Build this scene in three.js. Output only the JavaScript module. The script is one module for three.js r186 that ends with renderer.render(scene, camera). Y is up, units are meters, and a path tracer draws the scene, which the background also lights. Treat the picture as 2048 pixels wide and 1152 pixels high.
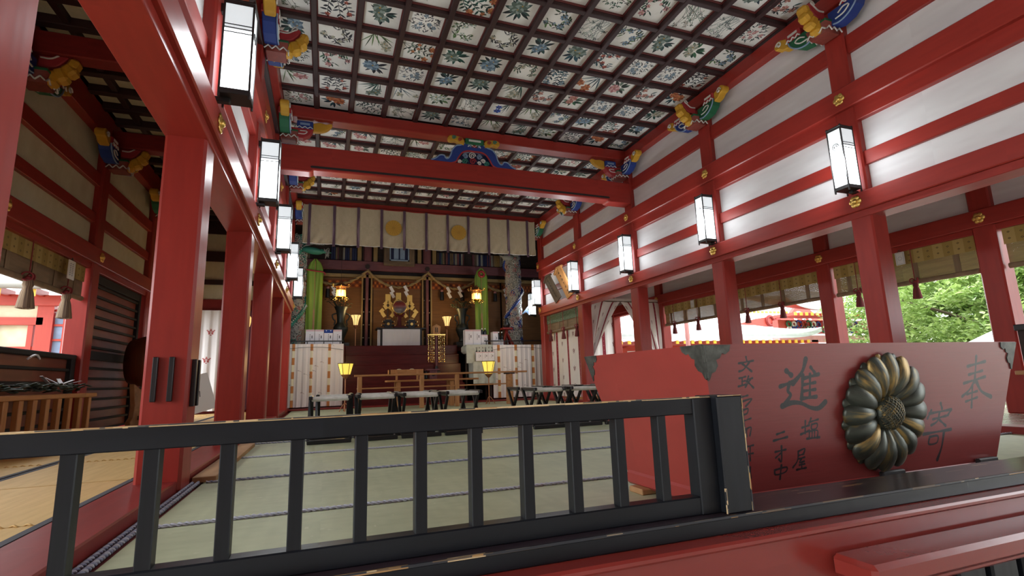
import * as THREE from 'three';
import { mergeGeometries } from 'three/addons/utils/BufferGeometryUtils.js';
import { RectAreaLightUniformsLib } from 'three/addons/lights/RectAreaLightUniformsLib.js';

// ---------------------------------------------------------------- camera, sky, exposure
RectAreaLightUniformsLib.init();
const renderer = new THREE.WebGLRenderer({ antialias: true });
renderer.toneMapping = THREE.LinearToneMapping;
renderer.toneMappingExposure = 0.92;
renderer.shadowMap.enabled = true;
const scene = new THREE.Scene();
const camera = new THREE.PerspectiveCamera(59.0, 2048 / 1152, 0.05, 200);
camera.position.set(0, 0.5, 0);
camera.rotation.set(0.17546, -0.35239, -0.03202, 'YXZ');
scene.add(camera);
scene.background = new THREE.Color().setRGB(0.93, 0.97, 1.0);     // bright even overcast
scene.backgroundIntensity = 6.5;

// ---------------------------------------------------------------- helpers
function rng(seed) { let a = seed >>> 0; return () => { a = (a + 0x6D2B79F5) | 0; let t = Math.imul(a ^ (a >>> 15), 1 | a); t = (t + Math.imul(t ^ (t >>> 7), 61 | t)) ^ t; return ((t ^ (t >>> 14)) >>> 0) / 4294967296; }; }
const used = {};
function numbered(n) { const k = used[n] = (used[n] ?? -1) + 1; return k ? n + '_' + String(k).padStart(3, '0') : n; }
function tag(o, label, category, group, kind) {
  o.userData.label = label; o.userData.category = category;
  if (group) o.userData.group = group;
  if (kind) o.userData.kind = kind;
  return o;
}
function thing(name, label, category, pos = [0, 0, 0], group, turn = 0) {
  const g = new THREE.Group(); g.name = numbered(name); g.position.set(...pos); g.rotation.y = turn; scene.add(g);
  return tag(g, label, category, group);
}
function mesh(name, geo, mat, parent) {
  const m = new THREE.Mesh(Array.isArray(geo) ? merge(geo) : geo, mat); m.name = name; m.castShadow = m.receiveShadow = true; parent.add(m); return m;
}
function single(name, geo, mat, label, category, group) { const m = mesh(numbered(name), geo, mat, scene); return tag(m, label, category, group); }
function struct(name, label, category) { const g = new THREE.Group(); g.name = name; scene.add(g); return tag(g, label, category, null, 'structure'); }
function dup(o, pos, label, turn) { const c = o.clone(); c.name = numbered(o.name.replace(/_\d{3}$/, '')); c.position.set(...pos); if (turn !== undefined) c.rotation.y = turn; c.userData = { ...o.userData, label }; scene.add(c); return c; }

function flat(g) { const n = g.index ? g.toNonIndexed() : g; for (const k of Object.keys(n.attributes)) if (!['position', 'normal', 'uv'].includes(k)) n.deleteAttribute(k); if (!n.attributes.uv) n.setAttribute('uv', new THREE.BufferAttribute(new Float32Array(n.attributes.position.count * 2), 2)); if (!n.attributes.normal) n.computeVertexNormals(); return n; }
function merge(list) { return list.length === 1 ? flat(list[0]) : mergeGeometries(list.map(flat), false); }
const V = (x, y, z) => new THREE.Vector3(x, y, z);
// box-projected uv in metres, u along the longest side
function boxUV(g0, along) {
  const g = flat(g0), p = g.attributes.position, uv = g.attributes.uv; g.computeBoundingBox();
  const s = g.boundingBox.getSize(V(0, 0, 0)).toArray(), L = along ?? s.indexOf(Math.max(...s));
  const a = V(), b = V(), c = V();
  for (let i = 0; i < p.count; i += 3) {
    a.fromBufferAttribute(p, i); b.fromBufferAttribute(p, i + 1); c.fromBufferAttribute(p, i + 2);
    const n = b.clone().sub(a).cross(c.clone().sub(a)).toArray().map(Math.abs), d = n.indexOf(Math.max(...n));
    const ax = [0, 1, 2].filter((k) => k !== d); if (ax[1] === L) ax.reverse();
    for (let j = 0; j < 3; j++) uv.setXY(i + j, p.array[(i + j) * 3 + ax[0]], p.array[(i + j) * 3 + ax[1]]);
  }
  return g;
}
// chamfered box given by its bounds
function bb(x0, x1, y0, y1, z0, z1, c = 0, along) {
  const w = Math.abs(x1 - x0), h = Math.abs(y1 - y0), d = Math.abs(z1 - z0), cx = (x0 + x1) / 2, cy = (y0 + y1) / 2, cz = (z0 + z1) / 2;
  if (!c) return boxUV(new THREE.BoxGeometry(w, h, d).translate(cx, cy, cz), along);
  c = Math.min(c, w * 0.45, h * 0.45, d * 0.45);
  const H = [w / 2, h / 2, d / 2], pos = [];
  const vx = (s, k) => [0, 1, 2].map((i) => s[i] * (i === k ? H[i] : H[i] - c));
  const tri = (A, B, C) => { const n = [(B[1] - A[1]) * (C[2] - A[2]) - (B[2] - A[2]) * (C[1] - A[1]), (B[2] - A[2]) * (C[0] - A[0]) - (B[0] - A[0]) * (C[2] - A[2]), (B[0] - A[0]) * (C[1] - A[1]) - (B[1] - A[1]) * (C[0] - A[0])]; const o = n[0] * (A[0] + B[0] + C[0]) + n[1] * (A[1] + B[1] + C[1]) + n[2] * (A[2] + B[2] + C[2]); pos.push(...(o > 0 ? [A, B, C] : [A, C, B]).flat()); };
  const quad = (A, B, C, D) => { tri(A, B, C); tri(A, C, D); };
  for (let k = 0; k < 3; k++) {
    const i = (k + 1) % 3, j = (k + 2) % 3, S = (a, b, e) => { const s = []; s[k] = a; s[i] = b; s[j] = e; return s; };
    for (const a of [-1, 1]) quad(vx(S(a, -1, -1), k), vx(S(a, 1, -1), k), vx(S(a, 1, 1), k), vx(S(a, -1, 1), k));
    for (const b of [-1, 1]) for (const e of [-1, 1]) quad(vx(S(-1, b, e), i), vx(S(1, b, e), i), vx(S(1, b, e), j), vx(S(-1, b, e), j));
  }
  for (const a of [-1, 1]) for (const b of [-1, 1]) for (const e of [-1, 1]) tri(vx([a, b, e], 0), vx([a, b, e], 1), vx([a, b, e], 2));
  const g = new THREE.BufferGeometry(); g.setAttribute('position', new THREE.Float32BufferAttribute(pos, 3)); g.computeVertexNormals(); g.setAttribute('uv', new THREE.Float32BufferAttribute(new Float32Array(pos.length / 3 * 2), 2));
  return boxUV(g.translate(cx, cy, cz), along);
}
const bx = (w, h, d, x = 0, y = 0, z = 0, c = 0) => bb(x - w / 2, x + w / 2, y - h / 2, y + h / 2, z - d / 2, z + d / 2, c);
const cyl = (r0, r1, h, x = 0, y = 0, z = 0, seg = 16) => new THREE.CylinderGeometry(r1, r0, h, seg).translate(x, y + h / 2, z);
const lathe = (pts, seg = 24) => new THREE.LatheGeometry(pts.map(([r, y]) => new THREE.Vector2(r, y)), seg);
const tube = (pts, r, n = 24, k = 6, closed = false) => new THREE.TubeGeometry(new THREE.CatmullRomCurve3(pts.map((p) => V(...p)), closed), n, r, k, closed);
function shapeOf(pts, smooth) { const s = new THREE.Shape(); if (smooth) { s.moveTo(...pts[0]); s.splineThru(pts.slice(1).map((p) => new THREE.Vector2(...p))); } else s.setFromPoints(pts.map((p) => new THREE.Vector2(...p))); return s; }
const ext = (pts, depth, bevel = 0, smooth = false) => new THREE.ExtrudeGeometry(pts instanceof THREE.Shape ? pts : shapeOf(pts, smooth), { depth: depth - 2 * bevel, bevelEnabled: bevel > 0, bevelSize: bevel, bevelThickness: bevel, bevelSegments: 1, curveSegments: 8 }).translate(0, 0, bevel);
// bar between two points
function bar(a, b, w, h, c = 0) { const A = V(...a), B = V(...b), g = bx(w, h, A.distanceTo(B), 0, 0, 0, c); const m = new THREE.Matrix4().lookAt(A, B, Math.abs(A.clone().sub(B).normalize().y) > 0.99 ? V(1, 0, 0) : V(0, 1, 0)).setPosition(A.add(B).multiplyScalar(0.5)); return g.applyMatrix4(m); }

function hexa(P, along) { const f = [[0, 1, 2, 3], [7, 6, 5, 4], [0, 4, 5, 1], [1, 5, 6, 2], [2, 6, 7, 3], [3, 7, 4, 0]], c = [0, 1, 2].map((k) => P.reduce((s, p) => s + p[k], 0) / 8), pos = []; for (const q of f) for (const tr of [[0, 1, 2], [0, 2, 3]]) { const [A, B, C] = tr.map((i) => V(...P[q[i]])), n = B.clone().sub(A).cross(C.clone().sub(A)), o = A.clone().add(B).add(C).multiplyScalar(1 / 3).sub(V(...c)); pos.push(...(n.dot(o) > 0 ? [A, B, C] : [A, C, B]).flatMap((v) => v.toArray())); } const g = new THREE.BufferGeometry(); g.setAttribute('position', new THREE.Float32BufferAttribute(pos, 3)); g.computeVertexNormals(); return boxUV(flat(g), along); }

// ---------------------------------------------------------------- textures
function noiseMaker(seed, n = 64) { const r = rng(seed), t = Float32Array.from({ length: n * n }, r); return (x, y) => { const xi = Math.floor(x), yi = Math.floor(y), fx = x - xi, fy = y - yi, u = fx * fx * (3 - 2 * fx), v = fy * fy * (3 - 2 * fy), m = (a) => ((a % n) + n) % n, g = (a, b) => t[m(b) * n + m(a)]; return (g(xi, yi) * (1 - u) + g(xi + 1, yi) * u) * (1 - v) + (g(xi, yi + 1) * (1 - u) + g(xi + 1, yi + 1) * u) * v; }; }
function dtex(w, h, fn, srgb, rep = [1, 1]) {
  const d = new Uint8Array(w * h * 4);
  for (let y = 0; y < h; y++) for (let x = 0; x < w; x++) { const c = fn(x / w, y / h), i = (y * w + x) * 4; for (let k = 0; k < 3; k++) d[i + k] = Math.max(0, Math.min(255, (c.length ? c[k] : c) * 255)); d[i + 3] = 255; }
  const t = new THREE.DataTexture(d, w, h); t.wrapS = t.wrapT = THREE.RepeatWrapping; t.magFilter = THREE.LinearFilter; t.minFilter = THREE.LinearMipmapLinearFilter; t.generateMipmaps = true; t.repeat.set(...rep); if (srgb) t.colorSpace = THREE.SRGBColorSpace; t.needsUpdate = true; return t;
}
function canvasTex(w, h, draw, rep) { const c = document.createElement('canvas'); c.width = w; c.height = h; draw(c.getContext('2d'), w, h); const t = new THREE.CanvasTexture(c); t.colorSpace = THREE.SRGBColorSpace; t.wrapS = t.wrapT = THREE.RepeatWrapping; t.anisotropy = 8; if (rep) t.repeat.set(...rep); return t; }
const N1 = noiseMaker(11), N2 = noiseMaker(23), N3 = noiseMaker(37);
const mixc = (a, b, t) => a.map((v, i) => v + (b[i] - v) * t);
const fbm = (N, x, y) => N(x, y) * 0.5 + N(x * 2, y * 2) * 0.25 + N(x * 4, y * 4) * 0.125 + N(x * 8, y * 8) * 0.125;
const hex = (h) => [(h >> 16 & 255) / 255, (h >> 8 & 255) / 255, (h & 255) / 255];
// grain runs along u; textures cover 2 m
function woodTex(base, dark, amt, freq = 64, patch = 0.15) { return dtex(512, 512, (u, v) => { const g = N1(u * 8, v * freq) * 0.6 + N2(u * 16, v * freq * 2) * 0.4; const p = fbm(N3, u * 8, v * 8) - 0.5; return mixc(base, dark, Math.max(0, Math.min(1, g * amt + p * patch))); }, true, [0.5, 0.5]); }
const grainBump = dtex(512, 512, (u, v) => N1(u * 8, v * 64) * 0.5 + N2(u * 16, v * 128 % 64) * 0.3 + N3(u * 64, v * 64) * 0.2, false, [0.5, 0.5]);
const fineBump = dtex(256, 256, (u, v) => fbm(N2, u * 16, v * 16), false, [1, 1]);

const std = (o) => new THREE.MeshStandardMaterial(o);
const lin = (r, g, b) => new THREE.Color().setRGB(r, g, b);
const M = {};
M.red = new THREE.MeshPhysicalMaterial({ specularIntensity: 0.75, map: woodTex(hex(0xa0332a), hex(0x842822), 0.6), bumpMap: grainBump, bumpScale: 0.0004, roughness: 0.37 });
M.paleFloor = std({ map: woodTex(hex(0xa39484), hex(0x85776a), 0.8, 30, 0.3), roughness: 0.25 });
M.redBox = std({ map: woodTex(hex(0xa03c36), hex(0x8a322e), 0.5, 40, 0.5), bumpMap: fineBump, bumpScale: 0.0004, roughness: 0.33 });
M.redDeep = new THREE.MeshPhysicalMaterial({ specularIntensity: 0.5, map: woodTex(hex(0x8c2f2a), hex(0x6e2220), 0.6), bumpMap: grainBump, bumpScale: 0.0006, roughness: 0.42 });
M.stairRed = new THREE.MeshPhysicalMaterial({ specularIntensity: 0.5, map: woodTex(hex(0x5c2120), hex(0x401516), 0.8), bumpMap: grainBump, bumpScale: 0.0004, roughness: 0.28 });
M.black = new THREE.MeshPhysicalMaterial({ specularIntensity: 0.6, map: woodTex(hex(0x191c22), hex(0x0d0e12), 0.9, 60, 0.3), bumpMap: grainBump, bumpScale: 0.0015, roughness: 0.42 });
M.blackSmooth = std({ color: lin(0.012, 0.012, 0.014), roughness: 0.35 });
M.blackMatte = std({ color: lin(0.012, 0.012, 0.013), roughness: 0.75 });
M.goldLeaf = std({ color: lin(0.85, 0.6, 0.18), metalness: 0.55, roughness: 0.4 });
M.plaster = std({ map: dtex(512, 512, (u, v) => { const s = N1(u * 6, v * 48) * 0.5 + N2(u * 12, v * 64) * 0.5, p = fbm(N3, u * 4, v * 8); return mixc(hex(0xe0dedf), hex(0xc8c2c4), Math.max(0, Math.min(1, s * 0.5 + (p - 0.5) * 0.9))); }, true, [0.4, 0.5]), roughness: 0.85, bumpMap: fineBump, bumpScale: 0.0006 });
M.cream = std({ map: dtex(256, 256, (u, v) => mixc(hex(0xd8d4ba), hex(0xc6c09f), fbm(N2, u * 8, v * 8)), true), roughness: 0.8 });
M.lattice = std({ map: woodTex(hex(0x3a1c1d), hex(0x241214), 0.8), roughness: 0.55 });
M.fillet = std({ map: woodTex(hex(0x6a2624), hex(0x541c1c), 0.7), roughness: 0.55 });
M.brass = std({ color: lin(0.83, 0.56, 0.16), metalness: 0.9, roughness: 0.35 });
M.gold = std({ color: lin(0.9, 0.63, 0.2), metalness: 0.95, roughness: 0.25 });
M.wood = std({ map: woodTex(hex(0xc08a58), hex(0x93602f), 0.9, 40), bumpMap: grainBump, bumpScale: 0.0006, roughness: 0.55 });
M.woodPale = std({ map: woodTex(hex(0xbf9468), hex(0x8f6339), 1.0, 30, 0.3), bumpMap: grainBump, bumpScale: 0.0008, roughness: 0.6 });
M.woodOld = std({ map: woodTex(hex(0x7d6a55), hex(0x4f4235), 1.0, 50), bumpMap: grainBump, bumpScale: 0.0008, roughness: 0.75 });
M.paint = {};
for (const [k, c] of Object.entries({ yellow: 0xd9a32c, blue: 0x24408f, navy: 0x1c2550, green: 0x1f6b45, white: 0xe8e6df, crimson: 0xb03035, brown: 0x8a3c30, pale: 0x8fa8c8, grey: 0x9a9890, teal: 0x3f8f7c, pink: 0xc98a86 })) M.paint[k] = std({ map: dtex(64, 64, (u, v) => mixc(hex(c), hex(c).map((q) => q * 0.82), fbm(N1, u * 8, v * 8)), true), roughness: 0.6 });
M.whiteGlow = std({ color: lin(0.8, 0.85, 0.9), emissive: lin(0.9, 0.97, 1.0), emissiveIntensity: 3.2, roughness: 0.6 });
M.whiteGlowDim = std({ color: lin(0.75, 0.8, 0.8), emissive: lin(0.85, 0.95, 1.0), emissiveIntensity: 0.6, roughness: 0.6 });
M.lampFrame = std({ color: lin(0.015, 0.013, 0.013), roughness: 0.5 });

// ---------------------------------------------------------------- the hall's grid (metres)
const XL = -0.65, XR = 4.58, PW = 0.2, XLO = -2.45, XRO = 6.38, XC = (XL + XR) / 2;
const ZN = (k) => -(1.16 + 1.86 * k), ZC = (k) => ZN(k) - 0.1;
const ORD = ['first', 'second', 'third', 'fourth', 'fifth', 'sixth'];
// ---------------------------------------------------------------- large structure
// floors
const strawGreen = [0, 1].map((s) => dtex(512, 512, (u, v) => { const w = N1(u * 64, v * 8 + s * 9) * 0.5 + N2(u * 32, v * 64) * 0.5, p = fbm(N3, u * 4 + s * 5, v * 4), f = N2(u * 64 + s * 3, v * 64 + 9) > 0.965 ? 0.35 : 0; return mixc(mixc(hex(0xb2b693), hex(0x989c7d), w * 0.6 + (p - 0.5) * 0.9), hex(0xd8d6c0), f); }, true, [0.6, 0.6]));
M.mat = strawGreen.map((t) => std({ map: t, bumpMap: fineBump, bumpScale: 0.001, roughness: 0.55 }));
M.tatami = std({ map: dtex(512, 512, (u, v) => { const w = 0.5 + 0.5 * Math.sin(v * 2 * Math.PI * 64), n = N1(u * 64, v * 8); return mixc(hex(0xd7b271), hex(0xb58f52), w * 0.35 + n * 0.4); }, true, [1, 1]), roughness: 0.6 });
M.borderCloth = std({ color: lin(0.06, 0.06, 0.07), roughness: 0.8 });
M.ropeGrey = std({ map: dtex(64, 64, (u, v) => mixc(hex(0xd2d2da), hex(0xa2a4b4), N1(u * 32, v * 32)), true), roughness: 0.8 });
M.ropeBlue = std({ color: lin(0.3, 0.32, 0.44), roughness: 0.8 });
const floor = struct('floor', 'dark wooden floor slab under the straw mats of the hall', 'floor');
mesh('floor_slab', bb(XLO - 0.4, XRO + 0.5, -0.16, -0.03, -13.6, -1.3), M.redDeep, floor);
// two-strand twisted cord along a straight line
function twist(a, b, r, pitch, phase) { const A = V(...a), B = V(...b), L = A.distanceTo(B), n = Math.min(420, Math.round(L / pitch * 8)), d = B.clone().sub(A).normalize(), up = V(0, 1, 0), s = d.clone().cross(up); const pts = []; for (let i = 0; i <= n; i++) { const t = i / n, q = t * L / pitch * Math.PI * 2 + phase; pts.push(A.clone().addScaledVector(d, t * L).addScaledVector(up, Math.cos(q) * r * 0.7).addScaledVector(s, Math.sin(q) * r * 0.7)); } return new THREE.TubeGeometry(new THREE.CatmullRomCurve3(pts), n, r * 0.62, 5); }
const matZ = [-1.42, -2.32, -3.25, -4.2, -5.13, -6.06, -6.99, -7.92, -8.85, -9.78, -10.7, -11.44];
for (let i = 0; i < matZ.length - 1; i++) {
  const z1 = matZ[i], z0 = matZ[i + 1];
  const t = thing('straw_mat', i === 0 ? 'greenish straw mat directly behind the black fence' : i === matZ.length - 2 ? 'greenish straw mat at the foot of the altar steps' : `greenish straw mat, ${['second', 'third', 'fourth', 'fifth', 'sixth', 'seventh', 'eighth', 'ninth', 'tenth'][i - 1]} strip back from the black fence`, 'mat', [0, 0, 0], 'straw mats of the nave');
  mesh('weave', bb(-0.6, XR + 0.1, -0.03, 0, z0 + 0.012, z1 - 0.012, 0.004, 0), M.mat[i % 2], t);
  if (i < 7) { mesh('edging', twist([-0.58, 0.005, z0], [XR + 0.05, 0.005, z0], 0.007, 0.045, 0), M.ropeGrey, t); mesh('edging', twist([-0.58, 0.005, z0], [XR + 0.05, 0.005, z0], 0.007, 0.045, Math.PI), i % 2 ? M.ropeBlue : M.ropeGrey, t); }
}
{ const t = thing('mat_border', 'braided grey cord lying along the red sill left of the mats', 'cord');
  for (const [x, ph] of [[-0.645, 0], [-0.645, Math.PI], [-0.618, 0.5], [-0.618, 0.5 + Math.PI]]) mesh('strand', twist([x, 0.004, -1.42], [x, 0.004, -3.26], 0.0075, 0.04, ph), ph > 3 ? M.ropeBlue : M.ropeGrey, t); }
// aisle tatami, left
for (let i = 0; i < 5; i++) {
  const z1 = -1.42 - i * 1.86, z0 = z1 - 1.84;
  for (const [x0, x1, s] of [[-1.62, -0.9, 'beside the red sill'], [-2.44, -1.64, 'beside the outer wall']]) {
    const t = thing('tatami_mat', `yellow tatami mat of the left aisle ${s}, ${ORD[i]} from the front`, 'tatami', [0, 0, 0], 'tatami of the left aisle');
    mesh('weave', bb(x0 + 0.03, x1 - 0.03, -0.03, 0.05, z0, z1, 0, 0), M.tatami, t);
    mesh('border', bb(x0, x0 + 0.03, -0.03, 0.051, z0, z1), M.borderCloth, t); mesh('border', bb(x1 - 0.03, x1, -0.03, 0.051, z0, z1), M.borderCloth, t);
    mesh('seam_cord', [twist([x0 + 0.03, 0.052, (z0 + z1) / 2], [x1 - 0.03, 0.052, (z0 + z1) / 2], 0.006, 0.04, 0)], M.tatami, t);
  }
}
for (let i = 0; i < 12; i++) single('floor_board', bb(XR + 0.2, XRO, -0.03, 0.0, -1.35 - i * 0.78 - 0.77, -1.35 - i * 0.78, 0.003, 0), M.paleFloor, i === 0 ? 'polished pale floor board of the right aisle nearest the front' : `polished pale floor board of the right aisle, ${i + 1} boards from the front`, 'board', 'floor boards of the right aisle');

// pillars
const pillarG = (x, z, top, bot = 0) => bb(x - PW / 2, x + PW / 2, bot, top, z - PW / 2, z + PW / 2, 0.014, 1);
for (let k = 0; k <= 5; k++) {
  single('pillar', pillarG(XL - PW / 2, ZC(k), 4.1), M.red, k === 0 ? 'thick red pillar cut off by the left picture edge' : k === 5 ? 'red pillar of the left colonnade beside the dragon column' : `red pillar of the left colonnade, ${ORD[k - 1]} behind the one at the picture edge`, 'pillar', 'red nave pillars');
  single('pillar', pillarG(XR + PW / 2, ZC(k), 4.1), M.red, k === 0 ? 'red pillar of the right colonnade at the front corner' : k === 5 ? 'red pillar of the right colonnade beside the cream valance' : `red pillar of the right colonnade, ${ORD[k - 1]} seen from the camera`, 'pillar', 'red nave pillars');
}
for (let k = 0; k <= 5; k++) {
  single('outer_pillar', pillarG(XLO - PW / 2, ZC(k), 3.7), M.red, `red pillar in the outer wall of the left aisle, ${ORD[k]} from the front`, 'pillar', 'red outer pillars');
  single('outer_pillar', pillarG(XRO + PW / 2, ZC(k), 3.7), M.red, `red pillar in the outer wall of the right aisle, ${ORD[k]} from the front`, 'pillar', 'red outer pillars');
}
// two colonnade walls above the openings: plaster fields between rails, boss covered beams
M.bossCore = M.gold;
const bossG = (() => { const petals = []; for (let i = 0; i < 6; i++) { const a = i * Math.PI / 3; petals.push(new THREE.SphereGeometry(0.021, 10, 6).scale(1, 1, 0.35).translate(Math.cos(a) * 0.027, Math.sin(a) * 0.027, 0)); } return [merge(petals), new THREE.SphereGeometry(0.02, 12, 8).scale(1, 1, 0.8).translate(0, 0, 0.006), new THREE.CylinderGeometry(0.036, 0.036, 0.008, 6).rotateX(Math.PI / 2)]; })();
function boss(x, y, z, turn, label) { const t = thing('boss', label, 'ornament', [x, y, z], 'brass flower bosses', turn); t.scale.setScalar(1.25); mesh('petals', bossG[0], M.brass, t); mesh('centre', bossG[1], M.brass, t); mesh('backing', bossG[2], M.brass, t); }
const Z0 = -1.0, Z1 = -10.66;
function colonnadeWall(side, sx, face, deep) {   // sx: +1 wall lies to +x of the face
  const X = (a, b, ...r) => sx > 0 ? bb(face + a, face + b, ...r) : bb(face - b, face - a, ...r);
  const w = struct('wall_' + side, `white plaster and red timber wall above the ${side} colonnade`, 'wall');
  for (let k = -1; k < 5; k++) {
    const z1 = k < 0 ? Z0 : ZN(k) - PW, z0 = ZN(k + 1);
    for (const [y0, y1] of [[2.06, 2.36], [2.44, 2.8], [3.1, 3.5], [3.62, 4.0]]) mesh('plaster_panel', X(0.07, 0.13, y0, y1, z0, z1, 0, 2), M.plaster, w);
  }
  mesh('rail', X(0.035, 0.15, 2.333, 2.465, Z1, Z0, 0.004), M.red, w);
  mesh('rail', X(0.035, 0.15, 3.467, 3.65, Z1, Z0, 0.004), M.red, w);
  const nm = (n, g, l) => single(n, g, M.red, l, 'beam');
  nm('lintel_beam', X(-0.006, 0.206, 1.85, 1.915, Z1, Z0, 0.004), `red lower lintel just over the openings of the ${side} colonnade`);
  nm('tie_beam', X(-0.035, 0.17, 1.912, 2.08, Z1, Z0, 0.008), `red tie beam with brass bosses under the lanterns of the ${side} wall`);
  nm('upper_beam', X(0.01, 0.17, 2.77, 2.915, Z1, Z0, 0.006), `red upper beam just above the lanterns of the ${side} wall`);
  nm('upper_tie_beam', X(-0.045, 0.15, 2.908, 3.127, Z1, Z0, 0.01), `red tie beam with bosses above the lanterns of the ${side} wall`);
  nm('wall_plate', X(-0.04, 0.2, 3.965, 4.13, Z1, Z0, 0.008), `red wall plate right under the ceiling along the ${side} wall`);
  for (let k = 1; k <= 5; k++) for (const [y, o, where] of [[2.0, 0.035, 'lower'], [3.02, 0.045, 'upper']]) boss(face - sx * (o + 0.004), y, ZC(k), -sx * Math.PI / 2, `brass flower boss on the ${where} tie beam of the ${side} wall at the ${ORD[k - 1]} pillar`);
}
colonnadeWall('right', 1, XR); colonnadeWall('left', -1, XL);
// outer aisle walls: same rails, opened below 1.85
function outerWall(side, sx, face) {
  const X = (a, b, ...r) => sx > 0 ? bb(face + a, face + b, ...r) : bb(face - b, face - a, ...r);
  const w = struct('wall_outer_' + side, `outer wall of the ${side} aisle, cream plaster between red rails`, 'wall');
  for (let k = -1; k < 5; k++) { const z1 = k < 0 ? Z0 : ZN(k) - PW, z0 = ZN(k + 1); for (const [y0, y1] of [[2.06, 2.36], [2.44, 2.8], [2.92, 3.42]]) mesh('plaster_panel', X(0.07, 0.14, y0, y1, z0, z1, 0, 2), side === 'left' ? M.cream : M.plaster, w); }
  mesh('rail', X(0.03, 0.15, 2.36, 2.48, Z1, Z0, 0.004), M.red, w);
  mesh('rail', X(0.02, 0.15, 2.79, 2.94, Z1, Z0, 0.004), M.red, w);
  mesh('wall_plate', X(-0.03, 0.2, 3.36, 3.75, Z1, Z0, 0.006), M.red, w);
  single('outer_tie_beam', X(-0.035, 0.17, 1.9, 2.08, Z1, Z0, 0.008), M.red, `red tie beam above the blinds of the ${side} aisle`, 'beam');
  single('outer_lintel', X(0.02, 0.16, 1.84, 1.905, Z1, Z0, 0.004), M.red, `thin red lintel from which the blinds of the ${side} aisle hang`, 'beam');
  for (let k = 1; k <= 4; k++) boss(face - sx * 0.039, 1.99, ZC(k), -sx * Math.PI / 2, `brass boss on the outer beam of the ${side} aisle at its ${ORD[k]} pillar`);
}
outerWall('right', 1, XRO); outerWall('left', -1, XLO);
// sills along the left colonnade
single('floor_sill', bb(-0.89, XL - 0.015, -0.03, 0.055, -11.4, -1.4, 0.006), M.redDeep, 'dark red floor sill running between the mats and the left aisle', 'sill');
single('floor_sill', bb(XR + 0.02, XR + 0.2, -0.03, 0.05, -11.4, -1.4, 0.006), M.redDeep, 'dark red floor sill under the right colonnade', 'sill');
// roof, eaves, ground
{ const r = struct('roof', 'roof of the hall with deep eaves above the ceiling', 'roof');
  mesh('roof_slab', bb(-4.0, 7.7, 4.3, 4.42, -15.5, 0.9), M.lattice, r);
  for (const [x0, x1] of [[XLO - 0.3, XLO - 0.05], [XRO + 0.05, XRO + 0.3]]) mesh('gable_wall', bb(x0, x1, 3.6, 4.3, -13.8, -1.0), M.red, r);
  mesh('porch_slab', hexa([[-5, 3.3, 4.6], [9, 3.3, 4.6], [9, 4.42, 0.8], [-5, 4.42, 0.8], [-5, 3.15, 4.6], [9, 3.15, 4.6], [9, 4.28, 0.8], [-5, 4.28, 0.8]]), M.lattice, r);
  mesh('front_beam', bb(XLO - 0.3, XRO + 0.3, 3.95, 4.3, -1.1, -0.9), M.red, r); }
// the building across the forecourt that shades the front of the hall
{ const t = thing('facing_hall', 'dark timber hall standing across the forecourt behind the camera', 'building', [0, 0, 9.0]); mesh('wall', bb(-14, 16, -1.0, 5.2, 0.2, 1.2), M.lattice, t); mesh('roof_skin', hexa([[-16, 5.2, -1.2], [18, 5.2, -1.2], [18, 8, 4], [-16, 8, 4], [-16, 5.0, -1.2], [18, 5.0, -1.2], [18, 7.8, 4], [-16, 7.8, 4]]), M.lattice, t); for (let i = 0; i < 9; i++) mesh('post', bb(-13.8 + i * 3.6, -13.5 + i * 3.6, -1, 5.1, 0, 0.25), M.red, t); }
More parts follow.
